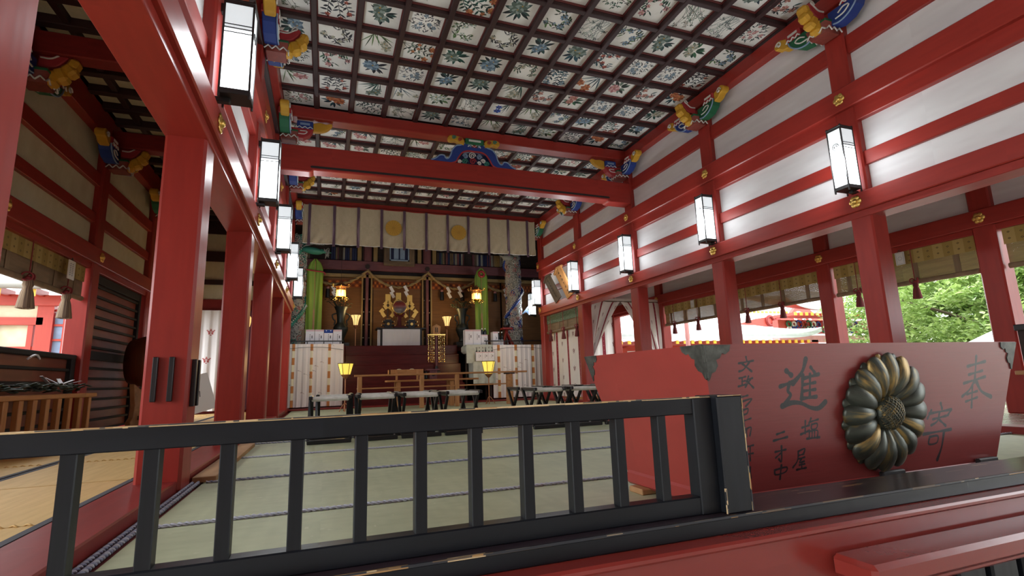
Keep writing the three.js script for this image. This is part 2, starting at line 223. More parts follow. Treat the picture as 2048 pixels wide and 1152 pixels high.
// ceilings
const paintings = canvasTex(2048, 2048, (c, W) => { drawPaintings(c, W); });
function drawPaintings(c, W) {
  const r = rng(77), S = W / 8, TAU = 6.283, pick = (a) => a[Math.floor(r() * a.length)];
  const darks = [['#123430', '#1f5248'], ['#1a2a2e', '#35514f'], ['#173a2c', '#3b6a4c'], ['#20242c', '#4a5058'], ['#152f3c', '#2c5663'], ['#243a24', '#5a7a4a'], ['#1c2a24', '#6a7f70']];
  const blooms = [['#d7d3cb', '#a8a49c'], ['#c99a92', '#a86a60'], ['#2b52ad', '#16347c'], ['#c98058', '#9c5434'], ['#dfe3de', '#9fb0a4'], ['#8a9a94', '#56685f'], ['#d8b0ae', '#b27478'], ['#c9c6b8', '#8f9484'], ['#8fa6b8', '#5c7488'], ['#b4584c', '#7e3a32']];
  const leaf = (x, y, a, l, w, col) => { c.save(); c.translate(x, y); c.rotate(a); c.fillStyle = col; c.beginPath(); c.moveTo(0, 0); c.quadraticCurveTo(l * 0.35, -w, l, 0); c.quadraticCurveTo(l * 0.45, w, 0, 0); c.fill(); c.restore(); };
  const flower = (x, y, R, pal, n = 5 + Math.floor(r() * 4)) => { const o = r() * 6; for (let i = 0; i < n; i++) { const a = o + i * TAU / n; c.fillStyle = pal[i % 2]; c.beginPath(); c.ellipse(x + Math.cos(a) * R * 0.55, y + Math.sin(a) * R * 0.55, R * 0.58, R * 0.34, a, 0, 7); c.fill(); } c.fillStyle = '#b08a3c'; c.beginPath(); c.arc(x, y, R * 0.16, 0, 7); c.fill(); };
  const stem = (p, w, col) => { c.strokeStyle = col; c.lineWidth = w; c.lineCap = 'round'; c.beginPath(); c.moveTo(...p[0]); for (let k = 1; k < p.length - 1; k++) c.quadraticCurveTo(...p[k], (p[k][0] + p[k + 1][0]) / 2, (p[k][1] + p[k + 1][1]) / 2); c.lineTo(...p[p.length - 1]); c.stroke(); };
  for (let j = 0; j < 8; j++) for (let i = 0; i < 8; i++) {
    c.save(); c.beginPath(); c.rect(i * S, j * S, S, S); c.clip(); c.translate(i * S, j * S);
    const t = 238 + Math.floor(r() * 10); c.fillStyle = `rgb(${t},${t},${t - 5})`; c.fillRect(0, 0, S, S);
    for (let k = 0; k < 40; k++) { c.fillStyle = `rgba(180,176,160,${r() * 0.07})`; c.fillRect(r() * S, r() * S, r() * 60, r() * 60); }
    c.translate(S / 2, S / 2); c.rotate((r() - 0.5) * 1.6); c.scale(1.08, 1.08); c.translate(-S / 2, -S / 2);
    const [G, G2] = pick(darks), pal = pick(blooms), kind = (i * 3 + j * 5 + Math.floor(r() * 2)) % 6, ink = '#23282c';
    if (kind === 0) {                                     // leafy sprays from one corner
      for (let b = 0; b < 3 + Math.floor(r() * 2); b++) { const a = -0.2 - b * 0.5 - r() * 0.2, P = []; for (let k = 0; k <= 7; k++) P.push([S * 0.18 + Math.cos(a + k * 0.06) * S * 0.1 * k, S * 0.8 + Math.sin(a - k * 0.03) * S * 0.1 * k]); stem(P, S * 0.012, ink); P.forEach((p, k) => { if (k > 1) for (const s of [-1, 1]) leaf(p[0], p[1], a + s * (0.6 + r() * 0.7), S * (0.1 + r() * 0.08), S * (0.035 + r() * 0.025), r() > 0.45 ? G : G2); }); flower(...P[7], S * (0.05 + r() * 0.06), pal); if (r() > 0.4) flower(P[4][0], P[4][1] + S * 0.04, S * 0.05, pal); }
    } else if (kind === 1) {                              // tall blades and large blooms
      const n = 7 + Math.floor(r() * 5); for (let k = 0; k < n; k++) { const a = -1.57 + (k / (n - 1) - 0.5) * (1.2 + r() * 0.8), l = S * (0.45 + r() * 0.25); leaf(S * 0.48 + (r() - 0.5) * S * 0.1, S * 0.84, a, l, S * (0.018 + r() * 0.025), k % 2 ? G : G2); }
      for (let k = 0; k < 2 + Math.floor(r() * 3); k++) flower(S * (0.25 + r() * 0.5), S * (0.22 + r() * 0.35), S * (0.09 + r() * 0.06), pal, 6);
    } else if (kind === 2) {                              // round bush of small leaves
      for (let k = 0; k < 95; k++) { const a = r() * TAU, R = Math.sqrt(r()) * S * 0.34; leaf(S / 2 + Math.cos(a) * R, S / 2 + Math.sin(a) * R * 0.85, a + (r() - 0.5) * 2, S * (0.05 + r() * 0.06), S * (0.016 + r() * 0.014), r() > 0.5 ? G : r() > 0.4 ? G2 : ink); }
      for (let k = 0; k < 9; k++) { const a = r() * TAU, R = Math.sqrt(r()) * S * 0.28; flower(S / 2 + Math.cos(a) * R, S / 2 + Math.sin(a) * R, S * (0.03 + r() * 0.03), pal); }
    } else if (kind === 3) {                              // broad leaves and big flowers
      for (let k = 0; k < 12; k++) { const a = k * 0.55 + r() * 0.4; leaf(S / 2 + Math.cos(a) * S * 0.07, S / 2 + Math.sin(a) * S * 0.07, a, S * (0.2 + r() * 0.13), S * (0.06 + r() * 0.05), k % 2 ? G : G2); }
      for (let k = 0; k < 2 + Math.floor(r() * 2); k++) flower(S * (0.34 + r() * 0.32), S * (0.34 + r() * 0.32), S * (0.11 + r() * 0.07), pal, 8);
    } else if (kind === 4) {                              // drooping garland curving round
      const a0 = r() * TAU; let q = []; for (let k = 0; k < 24; k++) { const a = a0 + k * 0.2, R = S * (0.24 + 0.08 * Math.sin(k)); q.push([S / 2 + Math.cos(a) * R, S / 2 + Math.sin(a) * R * 0.9]); } stem(q, S * 0.009, ink); q.forEach((p, k) => { leaf(p[0], p[1], a0 + k * 0.2 + 0.6 + r(), S * (0.09 + r() * 0.1), S * (0.03 + r() * 0.025), r() > 0.4 ? G : G2); leaf(p[0], p[1], a0 + k * 0.2 - 1.6 + r(), S * (0.07 + r() * 0.07), S * 0.026, r() > 0.5 ? ink : G); if (k % 4 === 1) flower(p[0], p[1], S * (0.04 + r() * 0.05), pal); });
    } else {                                              // fine ink grasses with seed heads
      for (let k = 0; k < 22; k++) { const x = S * (0.3 + r() * 0.4), e = [S * (0.12 + r() * 0.76), S * (0.14 + r() * 0.5)]; stem([[x, S * 0.85], [(x + e[0]) / 2 + (r() - 0.5) * S * 0.1, S * 0.5], e], S * 0.007, r() > 0.5 ? ink : G2); for (let m = 0; m < 6; m++) leaf(e[0] + (r() - 0.5) * S * 0.09, e[1] + (r() - 0.5) * S * 0.09, r() * TAU, S * 0.055, S * 0.018, r() > 0.35 ? G : pal[1]); if (k % 4 === 0) flower(...e, S * 0.045, pal); }
    }
    c.restore();
  }
}
M.painting = std({ map: paintings, roughness: 0.7 });
{ const ceil = struct('ceiling', 'coffered nave ceiling of white panels painted with flowers in a dark lattice', 'ceiling');
  mesh('ceiling_board', bb(XL - 0.1, XR + 0.1, 4.22, 4.26, -10.6, -1.0), M.lattice, ceil);
  const px = (XR - XL) / 12, variants = [];
  const panel = (w, d, n) => { const key = w.toFixed(3) + d.toFixed(3) + n; if (!variants[key]) { const g = bb(-w / 2, w / 2, -0.006, 0.006, -d / 2, d / 2), uv = g.attributes.uv, p = g.attributes.position, i = n % 8, j = Math.floor(n / 8); for (let k = 0; k < uv.count; k++) uv.setXY(k, (i + 0.02 + 0.96 * (p.getX(k) / w + 0.5)) / 8, 1 - (j + 0.02 + 0.96 * (p.getZ(k) / d + 0.5)) / 8); variants[key] = g; } return variants[key]; };
  const r = rng(5); let last = 0;
  for (const [za, zb, rows, hidden] of [[-6.84, -1.26, 12, 3], [-10.32, -6.84, 8, 0]]) {
    const pz = (zb - za) / rows;
    for (let j = 0; j < rows - hidden; j++) for (let i = 0; i < 12; i++) { let n; do n = Math.floor(r() * 64); while (n === last); last = n; const m = mesh('painted_panel', panel(px - 0.05, pz - 0.05, n), M.painting, ceil); m.position.set(XL + (i + 0.5) * px, 4.2, za + (j + 0.5) * pz); }
    if (hidden) { const list = []; for (let j = rows - hidden; j < rows; j++) for (let i = 0; i < 12; i++) list.push(panel(px - 0.05, pz - 0.05, (i * 7 + j * 3) % 64).clone().translate(XL + (i + 0.5) * px, 4.2, za + (j + 0.5) * pz)); const m = mesh('painted_panel_rest', list, M.painting, ceil); m.userData.kind = 'stuff'; }
    for (let j = 0; j <= rows; j++) { const z = za + j * pz; mesh('batten', bb(XL, XR, 4.125, 4.2, z - 0.028, z + 0.028, 0.006), M.lattice, ceil); mesh('fillet', bb(XL, XR, 4.17, 4.194, z - 0.038, z + 0.038, 0.004), M.fillet, ceil); }
    for (let i = 0; i <= 12; i++) { const x = XL + i * px; mesh('batten', bb(x - 0.028, x + 0.028, 4.118, 4.2, za, zb, 0.006), M.lattice, ceil); mesh('fillet', bb(x - 0.038, x + 0.038, 4.172, 4.196, za, zb, 0.004), M.fillet, ceil); }
  }
}
{ const ceil = struct('ceiling_aisle_left', 'coffered ceiling of the left aisle with plain cream panels', 'ceiling');
  mesh('ceiling_board', bb(XLO - 0.1, XL, 3.7, 3.74, -10.6, -1.0), M.lattice, ceil);
  const px = 1.6 / 6, pz = 1.86 / 5, g = bb(-px / 2 + 0.035, px / 2 - 0.035, -0.005, 0.005, -pz / 2 + 0.045, pz / 2 - 0.045);
  for (let j = 6; j < 24; j++) for (let i = 0; i < 6; i++) { const m = mesh('panel', g, M.cream, ceil); m.position.set(XLO + (i + 0.5) * px, 3.685, -1.26 - (j + 0.5) * pz); }
  for (let j = 0; j <= 25; j++) mesh('batten', bb(XLO, XL - PW, 3.6, 3.69, -1.26 - j * pz - 0.045, -1.26 - j * pz + 0.045, 0.006), M.lattice, ceil);
  for (let i = 0; i <= 6; i++) mesh('batten', bb(XLO + i * px - 0.03, XLO + i * px + 0.03, 3.62, 3.69, -10.56, -1.26, 0.006), M.lattice, ceil);
  const c2 = struct('ceiling_aisle_right', 'dark board ceiling of the right aisle', 'ceiling');
  for (let i = 0; i < 9; i++) mesh('board', bb(XR + 0.2, XRO, 3.66, 3.7, -1.0 - (i + 1) * 1.06 + 0.006, -1.0 - i * 1.06, 0.003), M.fillet, c2); }
// cross beams of the nave
{ const t = thing('rainbow_beam', 'great red cross beam with dark groove spanning the nave', 'beam', [0, 0, -6.94]);
  const s = new THREE.Shape(), a = XL, b = XR; s.moveTo(a, 3.235); s.lineTo(a + 0.36, 3.235); s.quadraticCurveTo(a + 0.4, 3.235, a + 0.42, 3.262); s.quadraticCurveTo(XC, 3.285, b - 0.42, 3.262); s.quadraticCurveTo(b - 0.4, 3.235, b - 0.36, 3.235); s.lineTo(b, 3.235); s.lineTo(b, 3.565); s.quadraticCurveTo(XC, 3.6, a, 3.565); s.closePath();
  mesh('beam', boxUV(ext(s, 0.2, 0.012), 0), M.red, t);
  const g = new THREE.Shape(); g.moveTo(a + 0.4, 3.28); g.quadraticCurveTo(a + 0.37, 3.3, a + 0.41, 3.31); g.quadraticCurveTo(XC, 3.332, b - 0.41, 3.31); g.quadraticCurveTo(b - 0.37, 3.3, b - 0.4, 3.28); g.quadraticCurveTo(XC, 3.303, a + 0.4, 3.28);
  mesh('groove', ext(g, 0.006).translate(0, 0, 0.197), M.lampFrame, t);
  single('ceiling_girder', bb(XL, XR, 3.975, 4.135, -6.94, -6.74, 0.01), M.red, 'red girder under the ceiling above the great cross beam', 'beam');
  single('valance_girder', bb(XL, XR, 4.02, 4.14, -10.56, -10.42, 0.008), M.red, 'red girder above the cream valance curtain', 'beam');
  const tb = single('valance_beam', bb(XL + 0.3, XR - 0.3, 3.99, 4.045, -10.45, -10.36, 0.02), M.red, 'rounded red rail from which the cream valance hangs', 'beam'); }
for (let k = 1; k <= 4; k++) {
  single('aisle_cross_beam', bb(XLO, XL - PW, 3.3, 3.5, ZC(k) - 0.08, ZC(k) + 0.08, 0.01), M.redDeep, `dark red cross beam of the left aisle at its ${ORD[k]} pillar`, 'beam');
  single('aisle_cross_beam', bb(XR + PW, XRO, 3.3, 3.5, ZC(k) - 0.08, ZC(k) + 0.08, 0.01), M.redDeep, `dark red cross beam of the right aisle at its ${ORD[k]} pillar`, 'beam');
}
// ---------------------------------------------------------------- front: sill, railing, offering box
M.worn = std({ map: canvasTex(1024, 32, (c, w, h) => { const r = rng(9); c.fillStyle = '#c9a878'; c.fillRect(0, 0, w, h); for (let i = 0; i < 240; i++) { c.fillStyle = ['#b58a54', '#e0c79c', '#a87c48', '#d8b88a'][i % 4]; c.fillRect(r() * w, r() * h, 20 + r() * 120, 1 + r() * 3); } for (let i = 0; i < 90; i++) { c.fillStyle = '#22242a'; c.fillRect(r() * w, r() * h, 6 + r() * 60, 2 + r() * 7); } }, [0.9, 20]), roughness: 0.65 });
M.wornSparse = std({ map: canvasTex(2048, 64, (c, w, h) => { const r = rng(19); c.fillStyle = '#282a30'; c.fillRect(0, 0, w, h); for (let i = 0; i < 160; i++) { c.fillStyle = ['#b58a54', '#d9bd90', '#8a6a44', '#6b5640'][i % 4]; c.fillRect(r() * w, r() * h, 10 + Math.pow(r(), 2) * 160, 1 + r() * 5); } }, [0.45, 12]), roughness: 0.5 });
M.sillTop = std({ map: canvasTex(1024, 256, (c, w, h) => { const r = rng(29); c.fillStyle = '#33262b'; c.fillRect(0, 0, w, h); for (let i = 0; i < 300; i++) { c.fillStyle = ['#3c2c31', '#2a2126', '#30272c'][i % 3]; c.fillRect(r() * w, r() * h, 40 + r() * 200, 1 + r() * 4); } for (let i = 0; i < 55; i++) { c.fillStyle = ['#b58a54', '#d9bd90', '#8a6a44'][i % 3]; c.fillRect(r() * w, h * (0.25 + r() * 0.4), 4 + r() * 50, 1 + r() * 3); } }, [0.5, 5]), roughness: 0.3 });
{ const t = thing('threshold_beam', 'worn black threshold beam under the black railing and offering box', 'sill');
  mesh('beam', bb(XL, XR + 0.3, 0.08, 0.12, -1.32, -1.152, 0.003), M.black, t);
  mesh('top_board', bb(XL, XR + 0.3, 0.119, 0.124, -1.318, -1.158), M.sillTop, t);
  mesh('worn_edge', bar([XL, 0.1215, -1.1535], [XR + 0.3, 0.1215, -1.1535], 0.006, 0.006), M.wornSparse, t);
  const f = thing('front_riser', 'glossy red lacquered riser below the threshold beam', 'riser'); M.lacquer = std({ map: woodTex(hex(0x8a322b), hex(0x722722), 0.4, 20, 0.4), bumpMap: fineBump, bumpScale: 0.0003, roughness: 0.22 });
  mesh('ledge', bb(XL - 0.3, XR + 0.5, 0.06, 0.0798, -1.3, -1.098, 0.006), M.lacquer, f);
  mesh('face_board', bb(XL - 0.3, XR + 0.5, -1.0, 0.062, -1.3, -1.112, 0), M.lacquer, f);
  const s = thing('step_rail', 'glossy red step rail with dark slats at the bottom right corner', 'step');
  mesh('rail', bb(1.3, XR + 0.5, -0.05, 0.008, -1.11, -0.985, 0.012), M.lacquer, s); mesh('rail_lip', bb(1.34, XR + 0.5, -0.075, -0.05, -1.11, -1.02, 0.006), M.lacquer, s);
  for (let i = 0; i < 16; i++) mesh('slat', bb(1.4 + i * 0.15, 1.52 + i * 0.15, -0.6, -0.075, -1.108, -1.04, 0.006), M.black, s); }
{ const t = thing('railing', 'low black wooden railing with worn top edge across the front', 'railing'), zf = -1.19, zb = -1.232;
  mesh('top_rail', bb(XL, 1.02, 0.387, 0.431, zb, zf, 0.002), M.black, t);
  mesh('worn_edge', bar([XL, 0.4315, zf - 0.003], [1.02, 0.4315, zf - 0.003], 0.008, 0.004), M.worn, t);
  mesh('bottom_rail', bb(XL, 1.02, 0.124, 0.171, zb, zf, 0.003), M.black, t);
  const bal = bb(-0.0135, 0.0135, 0.168, 0.39, -0.017, 0.017, 0.002, 1);
  for (let i = -1; i < 11; i++) { const m = mesh('baluster', bal, M.black, t); m.position.set(-0.452 + 0.0135 + i * 0.1295, 0, (zf + zb) / 2); }
  mesh('stile', bb(0.958, 1.022, 0.124, 0.43, zb, zf + 0.004, 0.003, 1), M.black, t);
  mesh('post', bb(1.02, 1.107, 0.124, 0.4335, -1.258, -1.162, 0.004, 1), M.black, t);
  mesh('worn_corner', bb(1.1045, 1.108, 0.126, 0.4335, -1.1655, -1.1615, 0, 1), M.worn, t); mesh('worn_corner', bb(1.0185, 1.0225, 0.126, 0.19, -1.1655, -1.1612, 0, 1), M.worn, t); mesh('worn_cap', bb(1.022, 1.105, 0.4325, 0.435, -1.1655, -1.1615), M.worn, t);
}
// the offering box
const STROKES =
[[0.0121,1.568,0.452,1.593,0.435],[0.011,1.542,0.396,1.604,0.411],[0.011,1.586,0.407,1.579,0.379,1.592,0.362,1.563,0.329],[0.0132,1.554,0.325,1.599,0.335,1.645,0.331,1.693,0.313,1.733,0.309,1.766,0.33],[0.0132,1.661,0.492,1.645,0.446,1.602,0.405],[0.011,1.649,0.433,1.647,0.347],[0.0088,1.687,0.462,1.708,0.441],[0.0099,1.651,0.421,1.727,0.435],[0.0083,1.651,0.398,1.712,0.405],[0.0083,1.65,0.375,1.713,0.379],[0.0099,1.645,0.348,1.719,0.352],[0.0083,1.685,0.436,1.687,0.351],[0.0094,2.601,0.445,2.72,0.464],[0.0083,2.611,0.409,2.703,0.424],[0.0088,2.579,0.373,2.723,0.397],[0.0099,2.658,0.487,2.652,0.377],[0.0083,2.65,0.382,2.619,0.345,2.57,0.317],[0.0121,2.661,0.382,2.7,0.335,2.768,0.308],[0.0072,2.602,0.325,2.671,0.336],[0.0072,2.595,0.294,2.672,0.309],[0.0083,2.637,0.362,2.635,0.268],[0.0083,2.43,0.294,2.439,0.272],[0.0083,2.36,0.255,2.499,0.265],[0.0072,2.371,0.268,2.349,0.236],[0.0077,2.499,0.265,2.478,0.242],[0.0072,2.383,0.23,2.467,0.24],[0.0072,2.424,0.257,2.411,0.221,2.374,0.206],[0.0077,2.425,0.225,2.465,0.199],[0.0094,2.327,0.172,2.5,0.181],[0.0099,2.456,0.177,2.444,0.113,2.418,0.06],[0.0066,2.366,0.159,2.362,0.129,2.411,0.131,2.416,0.159,2.366,0.158],[0.0055,1.653,0.241,1.688,0.248],[0.0055,1.668,0.265,1.669,0.22],[0.0061,1.648,0.217,1.689,0.228],[0.005,1.696,0.273,1.687,0.256],[0.005,1.692,0.26,1.732,0.267],[0.0044,1.7,0.251,1.701,0.233,1.725,0.235,1.727,0.252,1.7,0.25],[0.0044,1.69,0.226,1.69,0.201],[0.0044,1.69,0.225,1.73,0.226,1.73,0.198],[0.0039,1.704,0.225,1.704,0.2],[0.0039,1.716,0.225,1.717,0.2],[0.0061,1.679,0.199,1.741,0.2],[0.005,1.637,0.155,1.669,0.163,1.664,0.145],[0.0044,1.639,0.14,1.665,0.144],[0.005,1.638,0.155,1.635,0.122,1.614,0.099],[0.0044,1.642,0.128,1.67,0.132],[0.0044,1.655,0.128,1.646,0.114,1.668,0.117],[0.0044,1.645,0.105,1.671,0.107],[0.0044,1.657,0.116,1.657,0.091],[0.0055,1.633,0.089,1.678,0.092],[0.0055,1.532,0.225,1.567,0.232],[0.0061,1.518,0.203,1.582,0.212],[0.005,1.527,0.162,1.577,0.167],[0.0055,1.556,0.181,1.558,0.127,1.545,0.135],[0.0044,1.554,0.156,1.53,0.141],[0.005,1.527,0.097,1.533,0.08,1.578,0.086,1.582,0.103,1.527,0.097],[0.0061,1.558,0.112,1.553,0.063],[0.005,1.349,0.483,1.413,0.491],[0.0044,1.38,0.505,1.385,0.489],[0.005,1.396,0.486,1.371,0.461,1.352,0.455],[0.0055,1.364,0.482,1.407,0.454],[0.0044,1.353,0.431,1.381,0.436],[0.0044,1.366,0.431,1.367,0.406],[0.0039,1.366,0.419,1.38,0.422],[0.005,1.351,0.403,1.385,0.409],[0.0044,1.394,0.437,1.386,0.418],[0.0044,1.39,0.426,1.412,0.43],[0.0044,1.404,0.427,1.382,0.4],[0.005,1.39,0.419,1.418,0.396],[0.0044,1.369,0.366,1.393,0.37],[0.005,1.371,0.35,1.411,0.357,1.386,0.333],[0.0044,1.374,0.319,1.395,0.324,1.393,0.308,1.376,0.303],[0.0044,1.374,0.281,1.41,0.289],[0.0044,1.39,0.253,1.412,0.257,1.408,0.229],[0.0044,1.392,0.253,1.394,0.226],[0.0044,1.396,0.191,1.425,0.194],[0.0044,1.41,0.192,1.413,0.141],[0.0044,1.399,0.164,1.425,0.166],[0.0044,1.414,0.118,1.418,0.079]]
;
{ const t = thing('offering_box', 'flared red offering box with black calligraphy and bronze corner plates', 'offering box');
  const yb = 0.05, yt = 0.592, T = [1.19, 2.935, -1.4, -2.24], B = [1.31, 2.815, -1.5, -2.1];      // x0 x1 zfront zback at top and bottom
  const at = (y) => { const k = (y - yb) / (yt - yb); return T.map((v, i) => B[i] + (v - B[i]) * k); };
  const th = 0.03;
  const q = (y) => at(y);
  const [t0, t1, tf, tk] = q(yt), [b0, b1, bf, bk] = q(yb);
  const W = 1.77, FH = 0.549;
  const writing = canvasTex(2048, 636, (c, w, h) => { const r = rng(3), K = w / W; c.fillStyle = '#8a3836'; c.fillRect(0, 0, w, h);
    for (let i = 0; i < 5000; i++) { const a = r(); c.fillStyle = a > 0.5 ? 'rgba(140,66,64,0.06)' : 'rgba(95,28,28,0.06)'; c.fillRect(r() * w, r() * h, 30 + r() * 160, 1 + r() * 5); }
    for (let i = 0; i < 26; i++) { c.strokeStyle = 'rgba(190,120,110,0.35)'; c.lineWidth = 1; const x = r() * w, y = r() * h; c.beginPath(); c.moveTo(x, y); c.lineTo(x + 10 + r() * 50, y + (r() - 0.5) * 12); c.stroke(); }
    for (const s of STROKES) { const p = []; for (let i = 1; i < s.length; i += 2) p.push([(s[i] - 1.18) * K, h - s[i + 1] * K]); const wd = s[0] * K * 1.38, smooth = p.length > 2 ? new THREE.SplineCurve(p.map((a) => new THREE.Vector2(...a))).getPoints(p.length * 14) : new THREE.LineCurve(new THREE.Vector2(...p[0]), new THREE.Vector2(...p[1])).getPoints(20);
      smooth.forEach((v, i) => { const k = i / (smooth.length - 1), e = 0.95 + 0.22 * Math.cos(k * Math.PI * 2) + (r() - 0.5) * 0.08; c.fillStyle = i % 5 ? '#1d1d22' : '#26262c'; c.beginPath(); c.arc(v.x, v.y, Math.max(1.2, wd * 0.5 * e), 0, 7); c.fill(); }); }
  });
  M.boxFront = std({ map: writing, bumpMap: fineBump, bumpScale: 0.0002, roughness: 0.34 });
  const front = hexa([[b0, yb, bf], [b1, yb, bf], [t1, yt, tf], [t0, yt, tf], [b0 + th, yb, bf - th], [b1 - th, yb, bf - th], [t1 - th, yt, tf - th], [t0 + th, yt, tf - th]]);
  { const uv = front.attributes.uv, p = front.attributes.position; for (let i = 0; i < uv.count; i++) uv.setXY(i, (p.getX(i) - 1.18) / W, (p.getY(i) - yb) / (yt - yb)); }
  mesh('front_panel', front, M.boxFront, t);
  mesh('side_panel', hexa([[b0, yb, bf], [b0, yb, bk], [t0, yt, tk], [t0, yt, tf], [b0 + th, yb, bf - th], [b0 + th, yb, bk + th], [t0 + th, yt, tk + th], [t0 + th, yt, tf - th]], 2), M.redBox, t);
  mesh('side_panel', hexa([[b1, yb, bf], [b1, yb, bk], [t1, yt, tk], [t1, yt, tf], [b1 - th, yb, bf - th], [b1 - th, yb, bk + th], [t1 - th, yt, tk + th], [t1 - th, yt, tf - th]], 2), M.redBox, t);
  mesh('back_panel', hexa([[b0, yb, bk], [b1, yb, bk], [t1, yt, tk], [t0, yt, tk], [b0 + th, yb, bk + th], [b1 - th, yb, bk + th], [t1 - th, yt, tk + th], [t0 + th, yt, tk + th]], 0), M.redBox, t);
  mesh('bottom_board', bb(b0, b1, 0.022, 0.06, bk, bf), M.redBox, t);
  mesh('base_moulding', bb(b0 - 0.014, b1 + 0.014, 0.02, 0.078, bf - 0.02, bf + 0.016, 0.012), M.redBox, t); mesh('base_moulding', bb(b0 - 0.016, b0 + 0.01, 0.02, 0.078, bk, bf, 0.01), M.redBox, t); mesh('base_moulding', bb(b1 - 0.01, b1 + 0.016, 0.02, 0.078, bk, bf, 0.01), M.redBox, t);
  for (const z of [-1.62, -1.98]) mesh('skid', bb(b0 - 0.05, b1 + 0.05, 0, 0.024, z - 0.05, z + 0.05, 0.004), M.woodPale, t);
  for (let i = 0; i < 14; i++) { const z = tf - 0.07 - i * 0.055; mesh('grate_bar', bb(t0 + 0.03, t1 - 0.03, yt - 0.07, yt - 0.035, z - 0.012, z + 0.012, 0.004), M.redBox, t); }
  for (const x of [2.06, 2.66]) mesh('base_clip', bb(x, x + 0.13, 0.07, 0.094, bf + 0.01, bf + 0.03, 0.004), M.lampFrame, t);
  // bronze plates on the corners
  M.bronze = std({ map: dtex(256, 256, (u, v) => mixc(hex(0x6b6d66), hex(0x3a3a36), Math.min(1, fbm(N2, u * 12, v * 12) * 1.3)), true, [3, 3]), metalness: 0.45, roughness: 0.5, bumpMap: fineBump, bumpScale: 0.0006 });
  const frame = (o, ex, ey) => { const X = V(...ex).normalize(), Y0 = V(...ey).normalize(), Zn = X.clone().cross(Y0).normalize(), Y = Zn.clone().cross(X); return new THREE.Matrix4().makeBasis(X, Y, Zn).setPosition(V(...o)); };
  const scal = [[0, 0], [0.115, 0], [0.108, -0.02], [0.088, -0.032], [0.075, -0.028], [0.062, -0.045], [0.046, -0.05], [0.05, -0.07], [0.036, -0.09], [0.02, -0.096], [0.008, -0.118], [0, -0.122]];
  const F = frame([b0, yb, bf + 0.0005], [1, 0, 0], [0, yt - yb, tf - bf]), k = (t0 - b0) / FH, plate = (flip, x) => ext(scal.map(([u, v]) => [x + flip * u + (flip > 0 ? -0.0 : 0) - v * 0 + k * v * (flip > 0 ? 1 : -1), FH + v]), 0.004);
  mesh('corner_plate', plate(1, t0 - b0).applyMatrix4(F), M.bronze, t); mesh('corner_plate', plate(-1, t1 - b0).applyMatrix4(F), M.bronze, t);
  const Lf = frame([b0 - 0.0005, yb, bk], [0, 0, 1], [t0 - b0, yt - yb, 0]).clone();
  const flip = (x, s, kz) => ext(scal.map(([u, v]) => [x + s * u + kz * v, 0.555 + v]), 0.004).translate(0, 0, -0.004);
  mesh('corner_plate', flip(tf - bk, -1, (tf - bf) / 0.55).applyMatrix4(Lf).translate(-0.002, 0, 0), M.bronze, t); mesh('corner_plate', flip(tk - bk, 1, (tk - bk) / 0.55).applyMatrix4(Lf).translate(-0.002, 0, 0), M.bronze, t);
  mesh('corner_strip', bar([t0 - 0.001, yt, tf + 0.001], [t0 + 0.026, yt - 0.115, tf - 0.021], 0.012, 0.012, 0.004), M.bronze, t);
  // chrysanthemum crest, carved and gilded
  M.gilt = std({ map: dtex(512, 512, (u, v) => { const a = fbm(N1, u * 10, v * 10), b = fbm(N3, u * 20 + 3, v * 20); const k = Math.max(0, Math.min(1, (a + b * 0.5 - 0.74) * 5)); return mixc(mixc(hex(0x5c6258), hex(0x33362f), b * 1.2), mixc(hex(0x8a7040), hex(0xa98e54), b), k); }, true, [1, 1]), metalness: 0.55, roughness: 0.42, bumpMap: fineBump, bumpScale: 0.001 });
  const shiftUV = (g, i) => { const u = g.attributes.uv; for (let k = 0; k < u.count; k++) u.setXY(k, u.getX(k) * 0.22 + i * 0.37, u.getY(k) * 0.3 + i * 0.61); return g; };
  const Fc = F.clone().multiply(new THREE.Matrix4().makeTranslation(2.072 - b0, 0.281, 0.004));
  const petal = (L, w, h) => { const g = new THREE.SphereGeometry(1, 16, 12), p = g.attributes.position; for (let i = 0; i < p.count; i++) { let x = p.getX(i), y = p.getY(i), z = p.getZ(i); const kk = (x + 1) / 2, taper = 0.4 + 0.75 * Math.pow(kk, 0.7); p.setXYZ(i, x * L / 2, y * w / 2 * taper, z * h * (0.55 + 0.5 * Math.sin(kk * 3.1)) - 0.35 * h * Math.abs(y) * 0 ); } g.computeVertexNormals(); return g; };
  const crest = new THREE.Group(); crest.name = 'crest'; t.add(crest); crest.userData.label = 'gilded chrysanthemum crest with worn dark patches';
  const disc = mesh('crest_back', new THREE.CylinderGeometry(0.2, 0.2, 0.012, 48).rotateX(Math.PI / 2).applyMatrix4(Fc), M.gilt, crest);
  const r = rng(8);
  for (let i = 0; i < 16; i++) { const a = (i + 0.5) * Math.PI / 8; mesh('petal', shiftUV(petal(0.15, 0.062, 0.02), i + 20).translate(0.158, 0, 0.004).rotateZ(a).applyMatrix4(Fc), M.gilt, crest); }
  for (let i = 0; i < 16; i++) { const a = i * Math.PI / 8; mesh('petal', shiftUV(petal(0.178, 0.1, 0.036), i).rotateX((r() - 0.5) * 0.25).translate(0.146, 0, 0.014).rotateZ(a).applyMatrix4(Fc), M.gilt, crest); }
  mesh('crest_centre', new THREE.SphereGeometry(0.068, 24, 14).scale(1, 1, 0.62).translate(0, 0, 0.02).applyMatrix4(Fc), M.gilt, crest);
